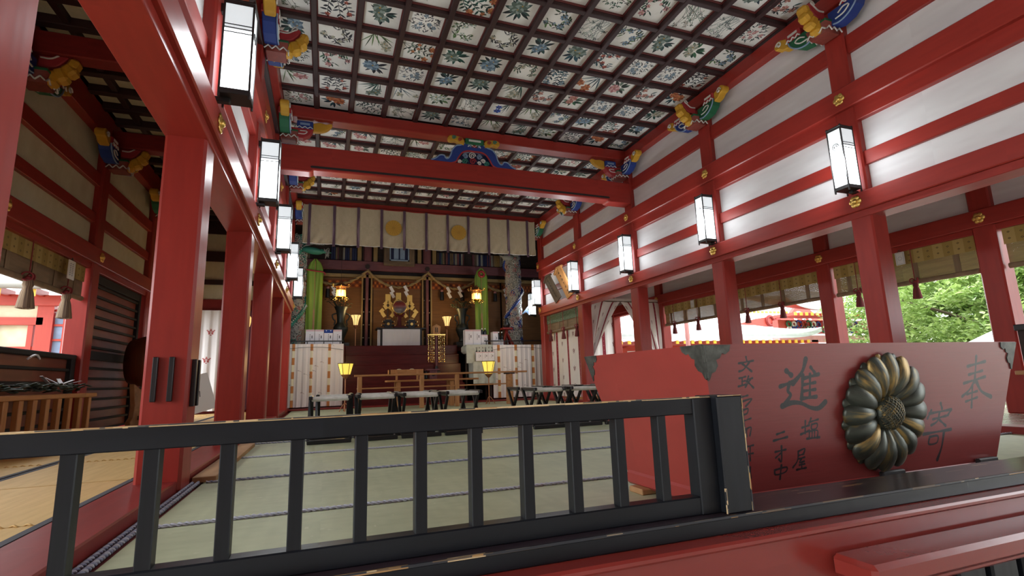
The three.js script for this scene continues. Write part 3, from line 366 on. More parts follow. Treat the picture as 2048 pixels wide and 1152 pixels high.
  const weave = []; for (let i = -5; i <= 5; i++) for (const s of [-1, 1]) { const pts = []; for (let j = -6; j <= 6; j++) { const u = i * 0.0115, v = j * 0.0105, d = Math.hypot(u, v); if (d < 0.067) { const x = (u - v * s) * 0.707, y = (v + u * s) * 0.707; pts.push([x, y, 0.0205 + Math.sqrt(0.069 * 0.069 - d * d) * 0.62]); } } if (pts.length > 2) weave.push(tube(pts, 0.0022, 14, 5)); }
  mesh('crest_weave', merge(weave).applyMatrix4(Fc), M.gilt, crest);
}
// ---------------------------------------------------------------- lanterns on the pillars
function makeLantern() {
  const t = new THREE.Group(), d0 = 0.03, d1 = 0.185, w = 0.066, y0 = 2.125, y1 = 2.69, ym = 2.545, f = 0.011;   // local +x points into the nave
  const P = (n, g, m) => mesh(n, g, m, t), fr = [];
  for (const x of [d0, d1]) for (const z of [-w, w]) fr.push(bb(x - f / 2, x + f / 2, y0 - 0.045, y1 + 0.03, z - f / 2, z + f / 2));
  for (const y of [y0, y1]) { fr.push(bb(d0, d1, y - f, y + f, -w - f / 2, -w + f / 2), bb(d0, d1, y - f, y + f, w - f / 2, w + f / 2), bb(d1 - f / 2, d1 + f / 2, y - f, y + f, -w, w)); }
  P('frame', fr, M.lampFrame);
  P('top_plate', bb(d0 - 0.005, d1 + 0.008, y1 + 0.008, y1 + 0.022, -w - 0.008, w + 0.008, 0.003), M.lampFrame);
  P('bottom_plate', bb(d0 - 0.005, d1 + 0.006, y0 - 0.022, y0 - 0.008, -w - 0.006, w + 0.006, 0.003), M.lampFrame);
  P('hook', bb(0, d0 + 0.05, y0 - 0.05, y0 - 0.02, -0.02, 0.02, 0.004), M.lampFrame); P('hook', bb(0, d0 + 0.03, y1 - 0.04, y1 + 0.02, -0.02, 0.02, 0.004), M.lampFrame);
  for (const [a, b, m, n] of [[y0, ym - 0.03, M.whiteGlow, 'glowing_panel'], [ym - 0.03, y1, M.whiteGlowDim, 'glowing_panel']]) { P(n, bb(d1 - 0.004, d1, a, b, -w, w), m); P(n, bb(d0, d1, a, b, -w - 0.002, -w + 0.002), m); P(n, bb(d0, d1, a, b, w - 0.002, w + 0.002), m); }
  const bars = []; for (const y of [ym, ym - 0.022, ym - 0.05]) for (const z of [-w - 0.003, w + 0.003]) bars.push(bb(d0, d1, y - 0.0025, y + 0.0025, z - 0.002, z + 0.002)); P('bars', bars, M.lampFrame).userData.kind = 'stuff';
  P('ring', [new THREE.TorusGeometry(0.03, 0.003, 6, 20).rotateY(Math.PI / 2).translate(d1 + 0.003, ym - 0.03, 0), new THREE.TorusGeometry(0.014, 0.003, 6, 16).rotateY(Math.PI / 2).translate(d1 + 0.003, ym - 0.03, 0)], M.lampFrame);
  return t;
}
const lanternProto = makeLantern(); let lanternN = 0;
function lantern(face, z, turn, label, power) {
  const o = lanternProto.clone(); o.name = numbered('wall_lantern'); scene.add(o); o.position.set(face, turn ? 0 : 0.055, z); o.rotation.y = turn; tag(o, label, 'lantern', 'white wall lanterns');
  const s = Math.cos(turn), l = new THREE.PointLight(new THREE.Color().setRGB(0.9, 0.97, 1.0), power, 0, 2); l.position.set(face + s * 0.26, turn ? 2.36 : 2.42, z); l.castShadow = true; l.shadow.radius = 4; l.name = 'lantern_light'; scene.add(l);
}
const LP = 1.4;
for (let k = 1; k <= 5; k++) {
  lantern(XR, ZC(k), Math.PI, k === 5 ? 'white lantern on the right wall beside the cream valance' : `white lantern on the right wall, ${ORD[k - 1]} from the camera`, LP);
  lantern(XL, ZC(k), 0, k === 1 ? 'large white lantern on the left wall at the top edge of the picture' : k === 5 ? 'white lantern on the left wall farthest from the camera' : `white lantern on the left wall, ${ORD[k - 1]} from the camera`, LP);
}
lantern(5.2, -12.35, Math.PI, 'white lantern in the dark behind the right dragon column', 0.4);

// ---------------------------------------------------------------- painted bracket sets on the pillars
const spiral = (cx, cy, r0, turns, n = 26, flip = 1) => Array.from({ length: n }, (_, i) => { const k = i / (n - 1), a = k * turns * 6.283; return [cx + flip * Math.cos(a) * r0 * (1 - k * 0.85), cy + Math.sin(a) * r0 * (1 - k * 0.85), 0]; });
function zig(x0, x1, y, h, n) { const p = []; for (let i = 0; i <= n; i++) p.push([x0 + (x1 - x0) * i / n, y + (i % 2 ? h : 0), 0]); return p; }
const polyTube = (pts, r) => merge(pts.slice(1).map((p, i) => tube([pts[i], p], r, 2, 5)));
function makeBracket(c1, c2) {   // local +x points into the nave, z along the wall, y 0 at the pillar top
  const t = new THREE.Group(), P = (n, g, m) => mesh(n, g, m, t);
  P('base_block', new THREE.CylinderGeometry(0.15, 0.12, 0.1, 4).rotateY(Math.PI / 4).translate(0.11, 0.05, 0), M.paint.brown);
  for (const [g, q] of [[Math.PI / 2, [0.218, 0, 0]], [0, [0.11, 0, 0.108]], [0, [0.11, 0, -0.108]]]) P('base_trim', polyTube(zig(-0.1, 0.1, 0.012, 0.036, 6), 0.007).rotateY(g).translate(...q), M.paint.white);
  P('base_collar', bb(0.0, 0.22, 0.098, 0.125, -0.11, 0.11, 0.006), M.paint.green);
  for (const s of [-1, 1]) {
    const q = s > 0 ? -Math.PI / 2 : Math.PI / 2;
    P('bracket_arm', ext([[0.08, 0.02], [0.16, 0.0], [0.26, 0.02], [0.34, 0.08], [0.37, 0.15], [0.08, 0.15]], 0.12, 0.008).rotateY(q).translate(s > 0 ? 0.13 : 0.01, 0.05, 0), s > 0 ? c1 : c2);
    P('arm_edge', tube([[0.12, 0.008, 0], [0.18, -0.004, 0], [0.27, 0.018, 0], [0.35, 0.085, 0], [0.375, 0.15, 0]], 0.008, 24, 5).rotateY(q).translate(0.136, 0.05, 0), M.paint.pale);
    P('arm_scroll', tube([[0.15, 0.045, 0], [0.24, 0.055, 0], [0.29, 0.1, 0], [0.24, 0.115, 0], [0.18, 0.085, 0]], 0.008, 18, 5).rotateY(q).translate(0.138, 0.05, 0), M.paint.white);
    P('bearing_block', bb(0.0, 0.15, 0.195, 0.275, s * 0.3 - 0.085, s * 0.3 + 0.085, 0.008), M.paint.crimson);
    P('block_label', bb(0.15, 0.155, 0.235, 0.26, s * 0.3 - 0.055, s * 0.3 + 0.055), M.paint.white);
    P('block_trim', polyTube(zig(-0.085, 0.085, 0.185, 0.03, 6), 0.007).rotateY(Math.PI / 2).translate(0.152, 0, s * 0.3), M.paint.white);
    P('end_scroll', ext([[0, 0], [0.05, 0.01], [0.1, 0.05], [0.14, 0.06], [0.15, 0.1], [0.11, 0.13], [0.05, 0.11], [0, 0.09]], 0.1, 0.01, true).rotateY(q).translate(s > 0 ? 0.13 : 0.03, 0.165, s * 0.39), M.paint.yellow);
    P('end_curl', tube(spiral(0.09, 0.08, 0.035, 1.2, 18), 0.008, 20, 5).rotateY(q).translate(0.14, 0.165, s * 0.39), M.paint.white);
  }
  const lobes = []; for (const [x, y, w, a] of [[0.2, 0.1, 0.085, 0.15], [0.265, 0.135, 0.08, 0.45], [0.315, 0.185, 0.07, 0.8], [0.34, 0.24, 0.05, 1.2]]) lobes.push(bb(-0.045, 0.045, -w, w * 0.55, -0.055, 0.055, 0.022).rotateZ(a).translate(x, y, 0));
  lobes.forEach((g) => P('nose', g, M.paint.yellow));
  P('nose_root', bb(0.1, 0.2, 0.04, 0.17, -0.05, 0.05, 0.012), M.paint.brown);
  P('nose_cap', ext([[0, 0.12], [0.1, 0.13], [0.15, 0.17], [0.19, 0.235], [0.15, 0.25], [0.1, 0.21], [0, 0.21]], 0.075, 0.008, true).translate(0.12, 0.06, -0.0375), M.paint.crimson);
  for (const z of [0.042, -0.042]) P('nose_curl', tube([[0.13, 0.25, z], [0.2, 0.25, z], [0.26, 0.29, z], [0.29, 0.31, z], [0.27, 0.33, z], [0.24, 0.3, z]], 0.008, 22, 5), M.paint.white);
  return t;
}
const br = [makeBracket(M.paint.blue, M.paint.blue), makeBracket(M.paint.green, M.paint.blue), makeBracket(M.paint.blue, M.paint.green)];
function bracket(i, x, y, z, turn, label, s = 1) { const o = br[i].clone(); o.name = numbered('bracket_set'); o.position.set(x, y, z); o.rotation.y = turn; o.scale.setScalar(s); scene.add(o); tag(o, label, 'bracket', 'painted bracket sets'); return o; }
function girderArm(t) {   // at the cross beams the nose becomes an arm under the girder
  for (const c of t.children.filter((c) => c.name.startsWith('nose'))) t.remove(c);
  mesh('arm', ext([[0, 0], [0.16, 0], [0.24, 0.05], [0.28, 0.13], [0, 0.13]], 0.1, 0.006).translate(0.12, 0.05, -0.05), M.paint.crimson, t);
  for (const z of [0.052, -0.052]) mesh('arm_scroll', tube([[0.22, 0.1, z], [0.3, 0.105, z], [0.33, 0.14, z], [0.24, 0.145, z]], 0.007, 14, 5), M.paint.white, t);
  mesh('block', bb(0.2, 0.4, 0.18, 0.285, -0.06, 0.06, 0.008), M.paint.blue, t); mesh('block_label', bb(0.24, 0.36, 0.225, 0.255, -0.064, 0.064), M.paint.pale, t); for (const z of [0.062, -0.062]) mesh('block_trim', polyTube(zig(0.2, 0.4, 0.18, 0.025, 6), 0.006).translate(0, 0, z), M.paint.white, t);
  mesh('nose', ext([[0.41, 0.17], [0.5, 0.18], [0.58, 0.22], [0.63, 0.29], [0.56, 0.28], [0.48, 0.29], [0.41, 0.27]], 0.07, 0.01, true).translate(0, 0, -0.035), M.paint.yellow, t);
}
for (let k = 1; k <= 5; k++) {
  bracket(k % 3, XR, 3.66, ZC(k), Math.PI, `colourful carved bracket set topping the right wall pillar, ${ORD[k - 1]} from the camera`).traverse((o) => { if (o.name.startsWith('bracket_set') && (k === 3 || k === 5)) girderArm(o); });
  bracket((k + 1) % 3, XL, 3.66, ZC(k), 0, `colourful carved bracket set topping the left wall pillar, ${ORD[k - 1]} from the camera`).traverse((o) => { if (o.name.startsWith('bracket_set') && (k === 3 || k === 5)) girderArm(o); });
}
for (let k = 2; k <= 4; k++) bracket(k % 3, XLO, 3.02, ZC(k), 0, `carved bracket set high on the outer wall of the left aisle, ${ORD[k - 2]} from the camera`);

// frog-leg strut above the great beam
{ const t = thing('frog_leg_strut', 'painted blue frog-leg strut with carved clouds on the great beam', 'strut', [1.96, 3.59, -6.83]);
  const out = [[0.64, 0], [0.57, 0.035], [0.51, 0.085], [0.45, 0.085], [0.43, 0.05], [0.4, 0.045], [0.36, 0.1], [0.33, 0.19], [0.27, 0.26], [0.2, 0.28], [0.14, 0.315], [0.08, 0.3], [0.05, 0.265]], inn = [[0, 0.215], [0.1, 0.215], [0.18, 0.18], [0.24, 0.1], [0.28, 0.03], [0.34, 0]];
  const m = (p) => p.map(([x, y]) => [-x, y]).reverse();
  const half = (a) => { const s = new THREE.Shape(); s.moveTo(...a[0]); s.splineThru(a.slice(1).map((p) => new THREE.Vector2(...p))); return s; };
  const s = half(out); s.lineTo(0, 0.26); s.lineTo(0, 0.215); s.splineThru(inn.slice(1).map((p) => new THREE.Vector2(...p))); s.closePath();
  const R = ext(s, 0.09, 0.006); mesh('leg', R, M.paint.blue, t); const Lg = R.clone().applyMatrix4(new THREE.Matrix4().makeScale(-1, 1, 1)); { const p = Lg.attributes.position, n = Lg.attributes.normal, f = flat(Lg); const q = f.attributes.position.array, nn = f.attributes.normal.array, uu = f.attributes.uv.array; for (let i = 0; i < q.length; i += 9) for (const [ar, w] of [[q, 3], [nn, 3]]) for (let k = 0; k < 3; k++) { const a = ar[i + k]; ar[i + k] = ar[i + 3 + k]; ar[i + 3 + k] = a; } mesh('leg', f, M.paint.blue, t); }
  const edge = tube([...m(out), ...out.slice().reverse()].length ? out.map(([x, y]) => [x, y, 0.09]) : [], 0.011, 60, 6); mesh('outline', edge, M.paint.pale, t); mesh('outline', tube(out.map(([x, y]) => [-x, y, 0.09]), 0.011, 60, 6), M.paint.pale, t);
  mesh('inner_edge', [tube(inn.map(([x, y]) => [x, y - 0.012, 0.08]), 0.014, 30, 6), tube(inn.map(([x, y]) => [-x, y - 0.012, 0.08]), 0.014, 30, 6)], M.paint.crimson, t);
  mesh('backing', ext([[-0.3, 0], [-0.2, 0.17], [0, 0.205], [0.2, 0.17], [0.3, 0]], 0.02).translate(0, 0, 0.02), M.paint.navy, t);
  const sw = (cx, cy, r, mt, fl = 1) => mesh('cloud_scroll', tube(spiral(cx, cy, r, 1.8, 30, fl), 0.008, 34, 5).translate(0, 0, 0.065), mt, t);
  sw(-0.03, 0.14, 0.055, M.paint.white); sw(-0.13, 0.125, 0.04, M.paint.pale, -1); sw(0.08, 0.13, 0.04, M.paint.pale); sw(0.14, 0.075, 0.035, M.paint.white, -1); sw(-0.02, 0.055, 0.05, M.paint.crimson); sw(-0.14, 0.04, 0.045, M.paint.teal); sw(0.19, 0.035, 0.04, M.paint.teal); sw(-0.22, 0.03, 0.03, M.paint.white); sw(0.08, 0.035, 0.03, M.paint.white, -1);
  mesh('cap_trim', polyTube(zig(-0.1, 0.1, 0.265, 0.045, 4), 0.009).translate(0, 0, 0.088), M.paint.white, t); mesh('cap_point', ext([[-0.04, 0.262], [0.04, 0.262], [0, 0.31]], 0.02).translate(0, 0, 0.075), M.paint.crimson, t);
  mesh('block', bb(-0.14, 0.14, 0.3, 0.388, 0, 0.12, 0.008), M.paint.green, t); mesh('block_label', bb(-0.09, 0.09, 0.335, 0.365, 0.12, 0.125), M.paint.white, t);
  for (const sd of [-1, 1]) { const sh = [[0.17, 0.29], [0.22, 0.3], [0.28, 0.34], [0.36, 0.33], [0.38, 0.37], [0.34, 0.4], [0.2, 0.385], [0.16, 0.34]].map(([x, y]) => [sd * x, y]); mesh('nose', ext(sd > 0 ? sh : sh.reverse(), 0.09, 0.012, true).translate(0, 0, 0.02), M.paint.yellow, t); mesh('nose_scroll', tube(spiral(sd * 0.31, 0.37, 0.03, 1.4), 0.008, 24, 5).translate(0, 0, 0.115), M.paint.teal, t); mesh('nose_scroll', tube(spiral(sd * 0.22, 0.35, 0.03, 1.4), 0.008, 24, 5).translate(0, 0, 0.115), M.paint.crimson, t); }
}
// ---------------------------------------------------------------- cloth helpers
function cloth(w, h, folds, amp, seed, nx = 40, ny = 14, flare = 0) {   // hangs from y = 0, x from 0 to w
  const g = new THREE.PlaneGeometry(w, h, nx, ny).translate(w / 2, -h / 2, 0), p = g.attributes.position, r = rng(seed), ph = r() * 6, ph2 = r() * 6;
  for (let i = 0; i < p.count; i++) { const u = p.getX(i) / w, v = -p.getY(i) / h; p.setZ(i, amp * (0.35 + 0.65 * v) * (Math.sin(u * folds * 6.283 + ph + v * 0.6) + 0.4 * Math.sin(u * folds * 2.3 * 6.283 + ph2 - v)) + flare * v); }
  g.computeVertexNormals(); return g;
}
const thick = (g, d = 0.004) => g;   // cloth is a single sheet
const clothMat = (draw, w, h, o = {}) => std({ map: canvasTex(w, h, draw), roughness: 0.9, side: THREE.DoubleSide, ...o });
// cream valance across the nave
M.valance = std({ map: dtex(256, 256, (u, v) => mixc(hex(0xc4b497), hex(0xa8987a), N1(u * 64, v * 64) * 0.4 + fbm(N3, u * 4, v * 4) * 0.6), true, [2, 2]), roughness: 0.7, side: THREE.DoubleSide });
M.purpleBand = std({ map: dtex(64, 256, (u, v) => { const d = Math.abs((v * 10) % 1 - 0.5) + Math.abs(u - 0.5); return d < 0.3 ? hex(0x7d6670) : hex(0x533a48); }, true), roughness: 0.8, side: THREE.DoubleSide });
M.crestCloth = clothMat((c, w) => { const R = w / 2; c.fillStyle = '#b58a35'; c.fillRect(0, 0, w, w); c.strokeStyle = '#8c6420'; c.lineWidth = 3; for (let i = 0; i < 16; i++) { const a = (i + 0.5) * Math.PI / 8; c.beginPath(); c.moveTo(R, R); c.lineTo(R + Math.cos(a) * R, R + Math.sin(a) * R); c.stroke(); } c.fillStyle = '#a87c2c'; c.beginPath(); c.arc(R, R, R * 0.12, 0, 7); c.fill(); c.stroke(); }, 256, 256);
{ const t = thing('valance_curtain', 'cream valance curtain with purple bands and two gold chrysanthemum crests', 'curtain', [0, 0, -10.35]);
  const X0 = -0.5, edges = [X0, ...Array.from({ length: 11 }, (_, i) => -0.38 + i * 0.459), 4.4];
  for (let i = 0; i < edges.length - 1; i++) { const g = cloth(edges[i + 1] - edges[i], 0.79, 0.9, 0.012, 40 + i, 16, 16), p = g.attributes.position; for (let k = 0; k < p.count; k++) { const v = -p.getY(k) / 0.79, u = p.getX(k) / (edges[i + 1] - edges[i]); if (v > 0.72) p.setZ(k, p.getZ(k) + 0.03 * Math.sin((u * 2.4 + v * 2) * 6.283) * (v - 0.72) * 3); p.setY(k, p.getY(k) - 0.012 * Math.sin(u * 3.14159)); } g.computeVertexNormals(); mesh('cloth_panel', g.translate(edges[i], 4.01, 0), M.valance, t); mesh('hem', tube([[edges[i], 3.222, 0.01], [(edges[i] + edges[i + 1]) / 2, 3.208, 0.02], [edges[i + 1], 3.222, 0.01]], 0.006, 10, 5), M.paint.white, t); }
  for (let i = 1; i < edges.length - 1; i++) mesh('purple_band', bb(edges[i] - 0.026, edges[i] + 0.026, 3.17, 4.015, 0.02, 0.026, 0, 1).clone(), M.purpleBand, t);
  for (const x of [1.236, 2.612]) mesh('crest', new THREE.CylinderGeometry(0.165, 0.165, 0.006, 48).rotateX(Math.PI / 2).translate(x, 3.625, 0.034), M.crestCloth, t); }

// ---------------------------------------------------------------- bamboo blinds with tassels
M.misuBand = clothMat((c, w, h) => { c.fillStyle = '#a58d52'; c.fillRect(0, 0, w, h); for (let i = 0; i < 16; i++) { c.fillStyle = i % 2 ? '#9a8348' : '#ad965c'; c.fillRect(i * w / 16, 0, w / 16, h); for (const y of [0.28, 0.68]) { c.save(); c.translate((i + 0.5) * w / 16, h * (y + (i % 2) * 0.08)); c.rotate(0.785); c.fillStyle = '#4a4128'; c.fillRect(-6, -6, 12, 12); c.fillStyle = '#a58d52'; c.fillRect(-3, -3, 6, 6); c.restore(); } } }, 1024, 128);
M.misuBandGreen = clothMat((c, w, h) => { c.fillStyle = '#5f7058'; c.fillRect(0, 0, w, h); const r = rng(4); for (let i = 0; i < 300; i++) { c.fillStyle = ['#43553f', '#8b9a80', '#71826a'][i % 3]; c.fillRect(r() * w, r() * h, 8, 6); } }, 512, 128);
M.bamboo = std({ map: woodTex(hex(0xa58a5a), hex(0x7f6a44), 0.9), roughness: 0.6 });
M.bambooDark = std({ map: woodTex(hex(0x8a7256), hex(0x6b5840), 0.9), roughness: 0.7 });
M.tassel = std({ map: dtex(128, 64, (u, v) => mixc(hex(0x8c3a3a), hex(0x45201f), N1(u * 64, v * 4)), true), roughness: 0.9 });
M.tasselPale = std({ map: dtex(128, 64, (u, v) => mixc(hex(0xb09a7c), hex(0x4d3a30), N1(u * 64, v * 4)), true), roughness: 0.9 });
M.cord = std({ color: lin(0.25, 0.03, 0.035), roughness: 0.8 });
function tasselParts(t, x, z, y, s, pale) { mesh('cord', tube([[x, 1.84, z], [x, y + 0.02, z]], 0.005, 4, 5), M.cord, t); mesh('knot', [new THREE.TorusGeometry(0.028 * s, 0.007, 6, 16).rotateY(0.4).translate(x, y, z + 0.03), new THREE.TorusGeometry(0.028 * s, 0.007, 6, 16).rotateY(-0.4).translate(x, y, z - 0.03), new THREE.SphereGeometry(0.022 * s, 10, 8).translate(x, y - 0.02, z)], M.cord, t); mesh('tassel', lathe([[0.003, 0], [0.024, -0.005], [0.03, -0.04], [0.024, -0.055], [0.034, -0.09], [0.048, -0.19], [0.03, -0.195], [0.001, -0.17]], 18).scale(s, s, s).translate(x, y - 0.02, z), pale ? M.tasselPale : M.tassel, t); }
function blind(x, z0, z1, yb, label, o = {}) {   // z0 < z1, hangs at x
  const t = thing('bamboo_blind', label, 'blind', [0, 0, 0], o.group ?? 'rolled bamboo blinds'), yt = 1.845, ybb = o.band ?? 1.68, sx = o.sx ?? -1;
  const band = new THREE.PlaneGeometry(z1 - z0, yt - ybb).rotateY(sx < 0 ? -Math.PI / 2 : Math.PI / 2).translate(x + sx * 0.012, (yt + ybb) / 2, (z0 + z1) / 2); mesh('patterned_band', band, o.green ? M.misuBandGreen : M.misuBand, t);
  const sl = []; for (let y = ybb + 0.1; y > yb + 0.01; y -= o.closed ? 0.0095 : 0.0135) sl.push(bb(x - 0.003, x + 0.003, y - (o.closed ? 0.0045 : 0.0061), y + (o.closed ? 0.0045 : 0.0061), z0 + 0.01, z1 - 0.01)); const m = mesh('slats', sl, o.closed ? M.bambooDark : M.bamboo, t); m.userData.kind = 'stuff';
  for (const f of [0.12, 0.38, 0.62, 0.88]) mesh('strap', bb(x + sx * 0.006, x + sx * 0.01, yb, ybb, z0 + (z1 - z0) * f - 0.03, z0 + (z1 - z0) * f + 0.03), M.bambooDark, t);
  mesh('rolled_bottom', new THREE.CylinderGeometry(0.028, 0.028, z1 - z0 - 0.01, 12).rotateX(Math.PI / 2).translate(x, yb, (z0 + z1) / 2), M.bambooDark, t);
  for (const f of o.tassels ?? [0.25, 0.75]) tasselParts(t, x + sx * 0.05, z0 + (z1 - z0) * f, yb + 0.01, o.ts ?? 1, o.pale);
  return t;
}
for (let k = 0; k < 4; k++) blind(XRO + 0.07, ZN(k + 1) + 0.02, ZN(k) - PW - 0.02, 1.46, ['rolled bamboo blind at the right picture edge', 'rolled bamboo blind in front of the green trees', 'rolled bamboo blind in front of the outside carved gable', 'rolled bamboo blind beside the parted white curtain'][k], { tassels: [0.2, 0.62] });
blind(XLO - 0.07, ZN(3) + 0.02, ZN(2) - PW - 0.02, 1.5, 'lowered bamboo blind with pale tassels in the left aisle', { sx: 1, closed: true, tassels: [0.28, 0.72], pale: true, ts: 1.35 });
blind(XLO - 0.07, ZN(2) + 0.02, ZN(1) - PW - 0.02, 1.5, 'bamboo blind of the left aisle hidden behind the front pillar', { sx: 1, closed: true, tassels: [0.3, 0.7], pale: true, ts: 1.35 });
blind(XR + 0.08, ZN(5) + 0.02, ZN(4) - PW - 0.02, 1.47, 'green banded blind in the right colonnade next to the altar', { green: true, closed: true, band: 1.66, tassels: [0.16, 0.56, 0.93] });
// small white tags on the blinds
M.tagBlue = clothMat((c, w, h) => { c.fillStyle = '#e6e6e2'; c.fillRect(0, 0, w, h); c.strokeStyle = '#35557f'; c.lineWidth = 6; for (let i = 0; i < 7; i++) for (const x of [0.28, 0.62]) { c.beginPath(); c.moveTo(w * x, h * (0.16 + i * 0.1)); c.lineTo(w * (x + 0.18), h * (0.2 + i * 0.1)); c.stroke(); } }, 96, 256);
M.tagGrey = clothMat((c, w, h) => { c.fillStyle = '#d9dbd8'; c.fillRect(0, 0, w, h); c.strokeStyle = '#a9aeb0'; c.lineWidth = 5; c.strokeRect(10, 10, w - 20, h - 20); c.beginPath(); c.arc(w / 2, h / 2, w * 0.22, 0, 7); c.stroke(); }, 96, 160);
function tagSign(x, y, z, w, h, mat, label) { const t = thing('hanging_tag', label, 'tag', [x, y, z]); mesh('card', bx(0.008, h, w, 0, 0, 0, 0), mat, t); t.children[0].geometry.attributes.uv && (() => { const g = t.children[0].geometry, p = g.attributes.position, uv = g.attributes.uv; for (let i = 0; i < uv.count; i++) uv.setXY(i, p.getZ(i) / w + 0.5, p.getY(i) / h + 0.5); })(); mesh('hanger', tube([[0, h / 2, -0.015], [0, h / 2 + 0.03, 0], [0, h / 2, 0.015]], 0.004, 8, 5), M.bronze, t); }
tagSign(XLO + 0.02, 1.71, -6.2, 0.14, 0.19, M.tagBlue, 'white tag with blue writing hanging on the left aisle blind');
tagSign(XRO - 0.02, 1.75, -7.64, 0.09, 0.14, M.tagGrey, 'pale tag on the blind beside the parted white curtain');
tagSign(XRO - 0.02, 1.75, -3.95, 0.1, 0.15, M.tagGrey, 'pale tag on the blind in front of the green trees');

// ---------------------------------------------------------------- wooden plaques on the right tie beam
function plaque(z, w, h, mat, n, label, lean) {
  const t = thing('wooden_plaque', label, 'plaque', [XR - 0.02, 2.082, z]); t.rotation.z = 0; const g = new THREE.Group(); 
  const m4 = new THREE.Matrix4().makeRotationZ(lean[0]).premultiply(new THREE.Matrix4().makeRotationX(lean[1]));
  mesh('board', bb(-0.03, 0, 0, h, -w / 2, w / 2, 0.004, 1).applyMatrix4(m4), mat, t);
  mesh('roof_cap', ext([[-w / 2 - 0.03, 0], [0, 0.05], [w / 2 + 0.03, 0], [w / 2 + 0.03, 0.03], [0, 0.085], [-w / 2 - 0.03, 0.03]], 0.06, 0.004).rotateY(Math.PI / 2).translate(-0.045, h - 0.03, 0).applyMatrix4(m4), mat, t);
  const r = rng(n * 7 + 1), st = []; for (let i = 0; i < n; i++) { const y = h * (0.88 - 0.8 * i / n); for (let q = 0; q < 4; q++) { const a = r() * 3.14, l = 0.014 + r() * 0.014; st.push(bx(0.003, 0.006, l * 2).rotateX(q % 2 ? a * 0.2 : 1.4 + a * 0.1).translate(-0.031, y + (r() - 0.5) * 0.03, (r() - 0.5) * 0.03)); } } mesh('writing', merge(st).applyMatrix4(m4), M.lampFrame, t).userData.kind = 'stuff';
}
plaque(-8.98, 0.3, 0.62, M.wood, 6, 'pale wooden plaque with black characters leaning above the green blind', [0.28, -0.32]);
plaque(-9.56, 0.28, 0.56, M.woodOld, 7, 'weathered grey plaque leaning behind the pale wooden one', [0.28, -0.36]);

// ---------------------------------------------------------------- printed white curtains of the right aisle
const plum = (c, x, y, s, col) => { c.fillStyle = col; for (let i = 0; i < 5; i++) { const a = i * 1.2566 - 1.57; c.beginPath(); c.arc(x + Math.cos(a) * s * 0.55, y + Math.sin(a) * s * 0.55, s * 0.3, 0, 7); c.fill(); } for (const [dx, dy] of [[0, -1.5], [-0.5, 1.2], [0.5, 1.2], [0, 1.8], [-1, -0.9], [1, -0.9]]) { c.beginPath(); c.arc(x + dx * s * 0.8, y + dy * s * 0.8, s * 0.22, 0, 7); c.fill(); } };
M.aisleCurtain = clothMat((c, w, h) => { c.fillStyle = '#e6e1dd'; c.fillRect(0, 0, w, h); const r = rng(6); for (const x of [0.12, 0.45, 0.78]) { c.fillStyle = '#8f2f3c'; c.fillRect(w * x, 0, w * 0.045, h); c.fillStyle = '#c98a92'; for (let y = 20; y < h; y += 60) { c.beginPath(); c.arc(w * (x + 0.022), y, 5, 0, 7); c.fill(); } } for (let i = 0; i < 3; i++) for (let j = 0; j < 4; j++) plum(c, w * (0.3 + i * 0.33) % w, h * (0.1 + j * 0.25 + (i % 2) * 0.12), 26, '#6b3236'); }, 1024, 1024);
M.sideCurtain = clothMat((c, w, h) => { c.fillStyle = '#d9d6d6'; c.fillRect(0, 0, w, h); plum(c, w * 0.6, h * 0.22, 22, '#9c4040'); plum(c, w * 0.55, h * 0.5, 22, '#9c4040'); plum(c, w * 0.6, h * 0.8, 22, '#9c4040'); c.fillStyle = '#5b2440'; c.fillRect(w * 0.9, 0, w * 0.1, h); }, 256, 1024);
{ // parted curtain across the right aisle
  const t = thing('parted_curtain', 'white plum-printed curtain drawn apart like a tent across the right aisle', 'curtain', [0, 0, -8.66]);
  const half = (xo, xm, xi, s, seed) => { const nx = 30, ny = 24, g = new THREE.PlaneGeometry(1, 1, nx, ny), p = g.attributes.position; for (let i = 0; i < p.count; i++) { const u = p.getX(i) + 0.5, v = 0.5 - p.getY(i); const inner = xm + (xi - xm) * Math.pow(v, 0.85), x = xo + (inner - xo) * u; p.setXYZ(i, x, 1.93 - 1.12 * v - 0.06 * u * v, 0.025 * Math.sin(u * 15 + v * 3) * (0.4 + v)); } g.computeVertexNormals(); return g; };
  mesh('drape', half(4.7, 5.46, 4.76, 1, 1), M.aisleCurtain, t); mesh('drape', half(6.36, 5.46, 6.16, -1, 2), M.aisleCurtain, t);
  mesh('drape_tail', cloth(0.3, 0.86, 3, 0.02, 5).translate(6.08, 0.86, 0.0), M.aisleCurtain, t);
  mesh('curtain_rod', new THREE.CylinderGeometry(0.012, 0.012, 1.7, 8).rotateZ(Math.PI / 2).translate(5.53, 1.93, 0), M.woodOld, t);
  mesh('header', bb(4.7, 6.36, 1.92, 1.99, -0.006, 0.006), M.paint.white, t);
  const b = thing('aisle_back_curtain', 'shaded white curtain with red bands seen through the parted one', 'curtain', [4.7, 1.86, -10.5]); mesh('cloth', cloth(1.75, 1.82, 6, 0.02, 8), M.aisleCurtain, b);
  const s = thing('bay_curtain', 'white curtain with red bands hanging below the green banded blind', 'curtain', [XR + 0.13, 1.5, -8.84], null, Math.PI / 2); mesh('cloth', cloth(1.55, 1.4, 4, 0.015, 12), M.aisleCurtain, s); }
single('low_bench_box', bb(4.85, 5.3, 0.0, 0.12, -10.2, -9.0, 0.006), M.wood, 'low wooden box on the floor below the banded curtain', 'box');
